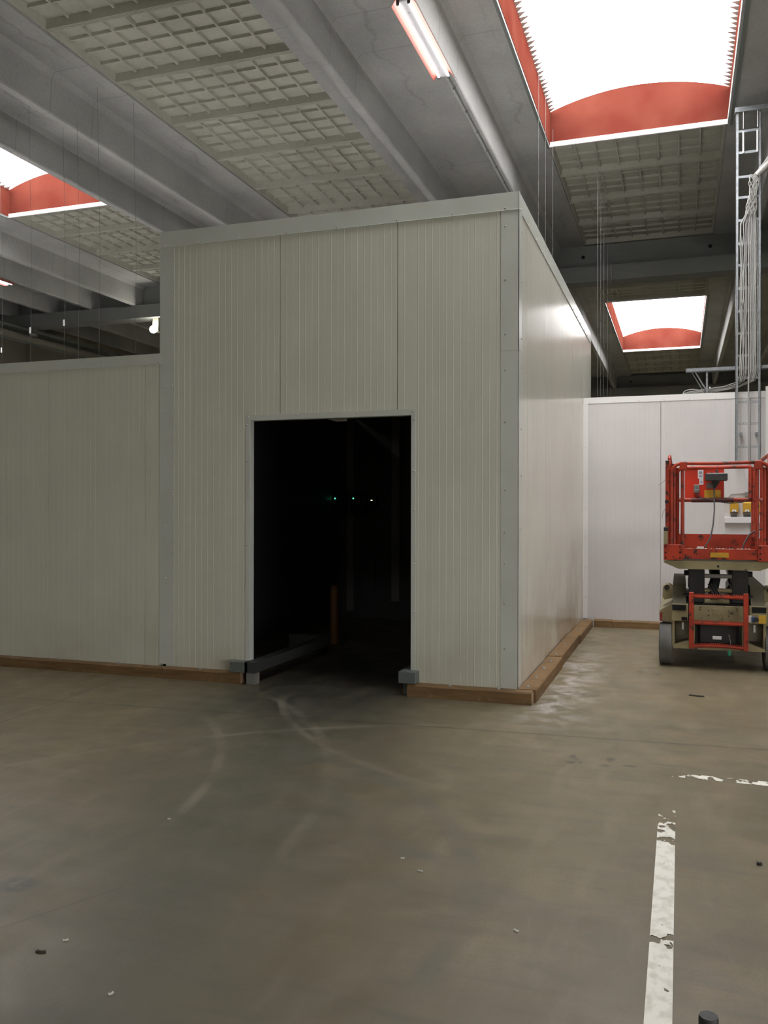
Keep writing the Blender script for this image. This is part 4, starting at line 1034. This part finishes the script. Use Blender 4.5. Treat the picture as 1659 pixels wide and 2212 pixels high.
for i in range(n):
    y0 = 1.2+(5.2-1.2)*i/n; y1 = 1.2+4.0*(i+1)/n
    s1.add([(-.105, y0, .001), (-.020, y0, .001), (-.020, y1, .001), (-.105, y1, .001), (-.105, y0, .0025), (-.020, y0, .0025), (-.020, y1, .0025), (-.105, y1, .0025)], [(4, 5, 6, 7), (3, 2, 1, 0)])
o = s1.build('floor_line', m1); tag(o, 'broad worn white line running toward the camera on the right', 'floor marking')
o = MB().add([(-.09, 5.555, .001), (2.5, 5.50, .001), (2.5, 5.585, .001), (-.09, 5.64, .001), (-.09, 5.555, .0025), (2.5, 5.50, .0025), (2.5, 5.585, .0025), (-.09, 5.64, .0025)], [(4, 5, 6, 7), (3, 2, 1, 0)]).build('floor_line', m2)
tag(o, 'flaked white cross line on the floor before the lift', 'floor marking')

# black post at the lower edge
bp_ = empty('bollard', (.06, 2.0, 0), 'short black post at the bottom edge beside the white line', 'post')
MB().cyl((.06, 2.0, .006), 'z', .0205, .508, 24).build('post', 'rubber', bp_, True)
MB().cyl((.06, 2.0, .514), 'z', .0205, .005, 24, .019).build('top_cap', 'rubber', bp_, True)
MB().cyl((.06, 2.0, 0), 'z', .05, .006, 20).build('base_plate', 'black', bp_)

# litter on the floor
def scrap(x, y, l, w, a, m, label, h=.004):
    ca, sa = math.cos(a), math.sin(a); q = MB()
    pts = [(-l, -w*.6), (0, -w), (l, -w*.4), (l*.8, w*.7), (-.1*l, w*.6), (-l*.9, w)]
    vs = [(x+p[0]*ca-p[1]*sa, y+p[0]*sa+p[1]*ca, .0005) for p in pts]+[(x+p[0]*ca-p[1]*sa, y+p[0]*sa+p[1]*ca, h+.003*(i % 2)) for i, p in enumerate(pts)]
    n = 6; q.add(vs, [tuple(range(n))[::-1], tuple(range(n, 2*n))]+[(i, (i+1) % n, n+(i+1) % n, n+i) for i in range(n)])
    thing(q, 'scrap', m, label, 'litter', (x, y, 0))
scrap(-.588, 3.316, .012, .006, -.4, 'litter', 'white scrap on the floor left of the lower white line')
scrap(-1.088, 3.727, .012, .004, -.1, 'litter', 'small pale scrap on the open floor in the middle distance')
scrap(-1.206, 3.84, .009, .004, .6, 'litter', 'tiny pale scrap just beyond another in the middle of the floor')
scrap(-1.779, 2.45, .010, .005, 1.2, 'litter', 'pale curled scrap at the lower left of the floor')
scrap(-2.160, 2.70, .010, .004, .7, 'litter', 'small pale chip beside a dark scrap at the lower left')
scrap(-2.187, 2.60, .020, .006, .2, 'darklitter', 'dark curled scrap at the lower left of the floor', .006)
scrap(.139, 8.044, .065, .018, -.2, 'darklitter', 'dark flat scrap on the floor in front of the lift', .008)
scrap(.343, 4.299, .012, .012, 0, 'darklitter', 'small dark lump right of the white line', .009)
scrap(-2.505, 3.936, .008, .004, .5, 'litter', 'faint pale chip on the dark patch of floor left of centre')
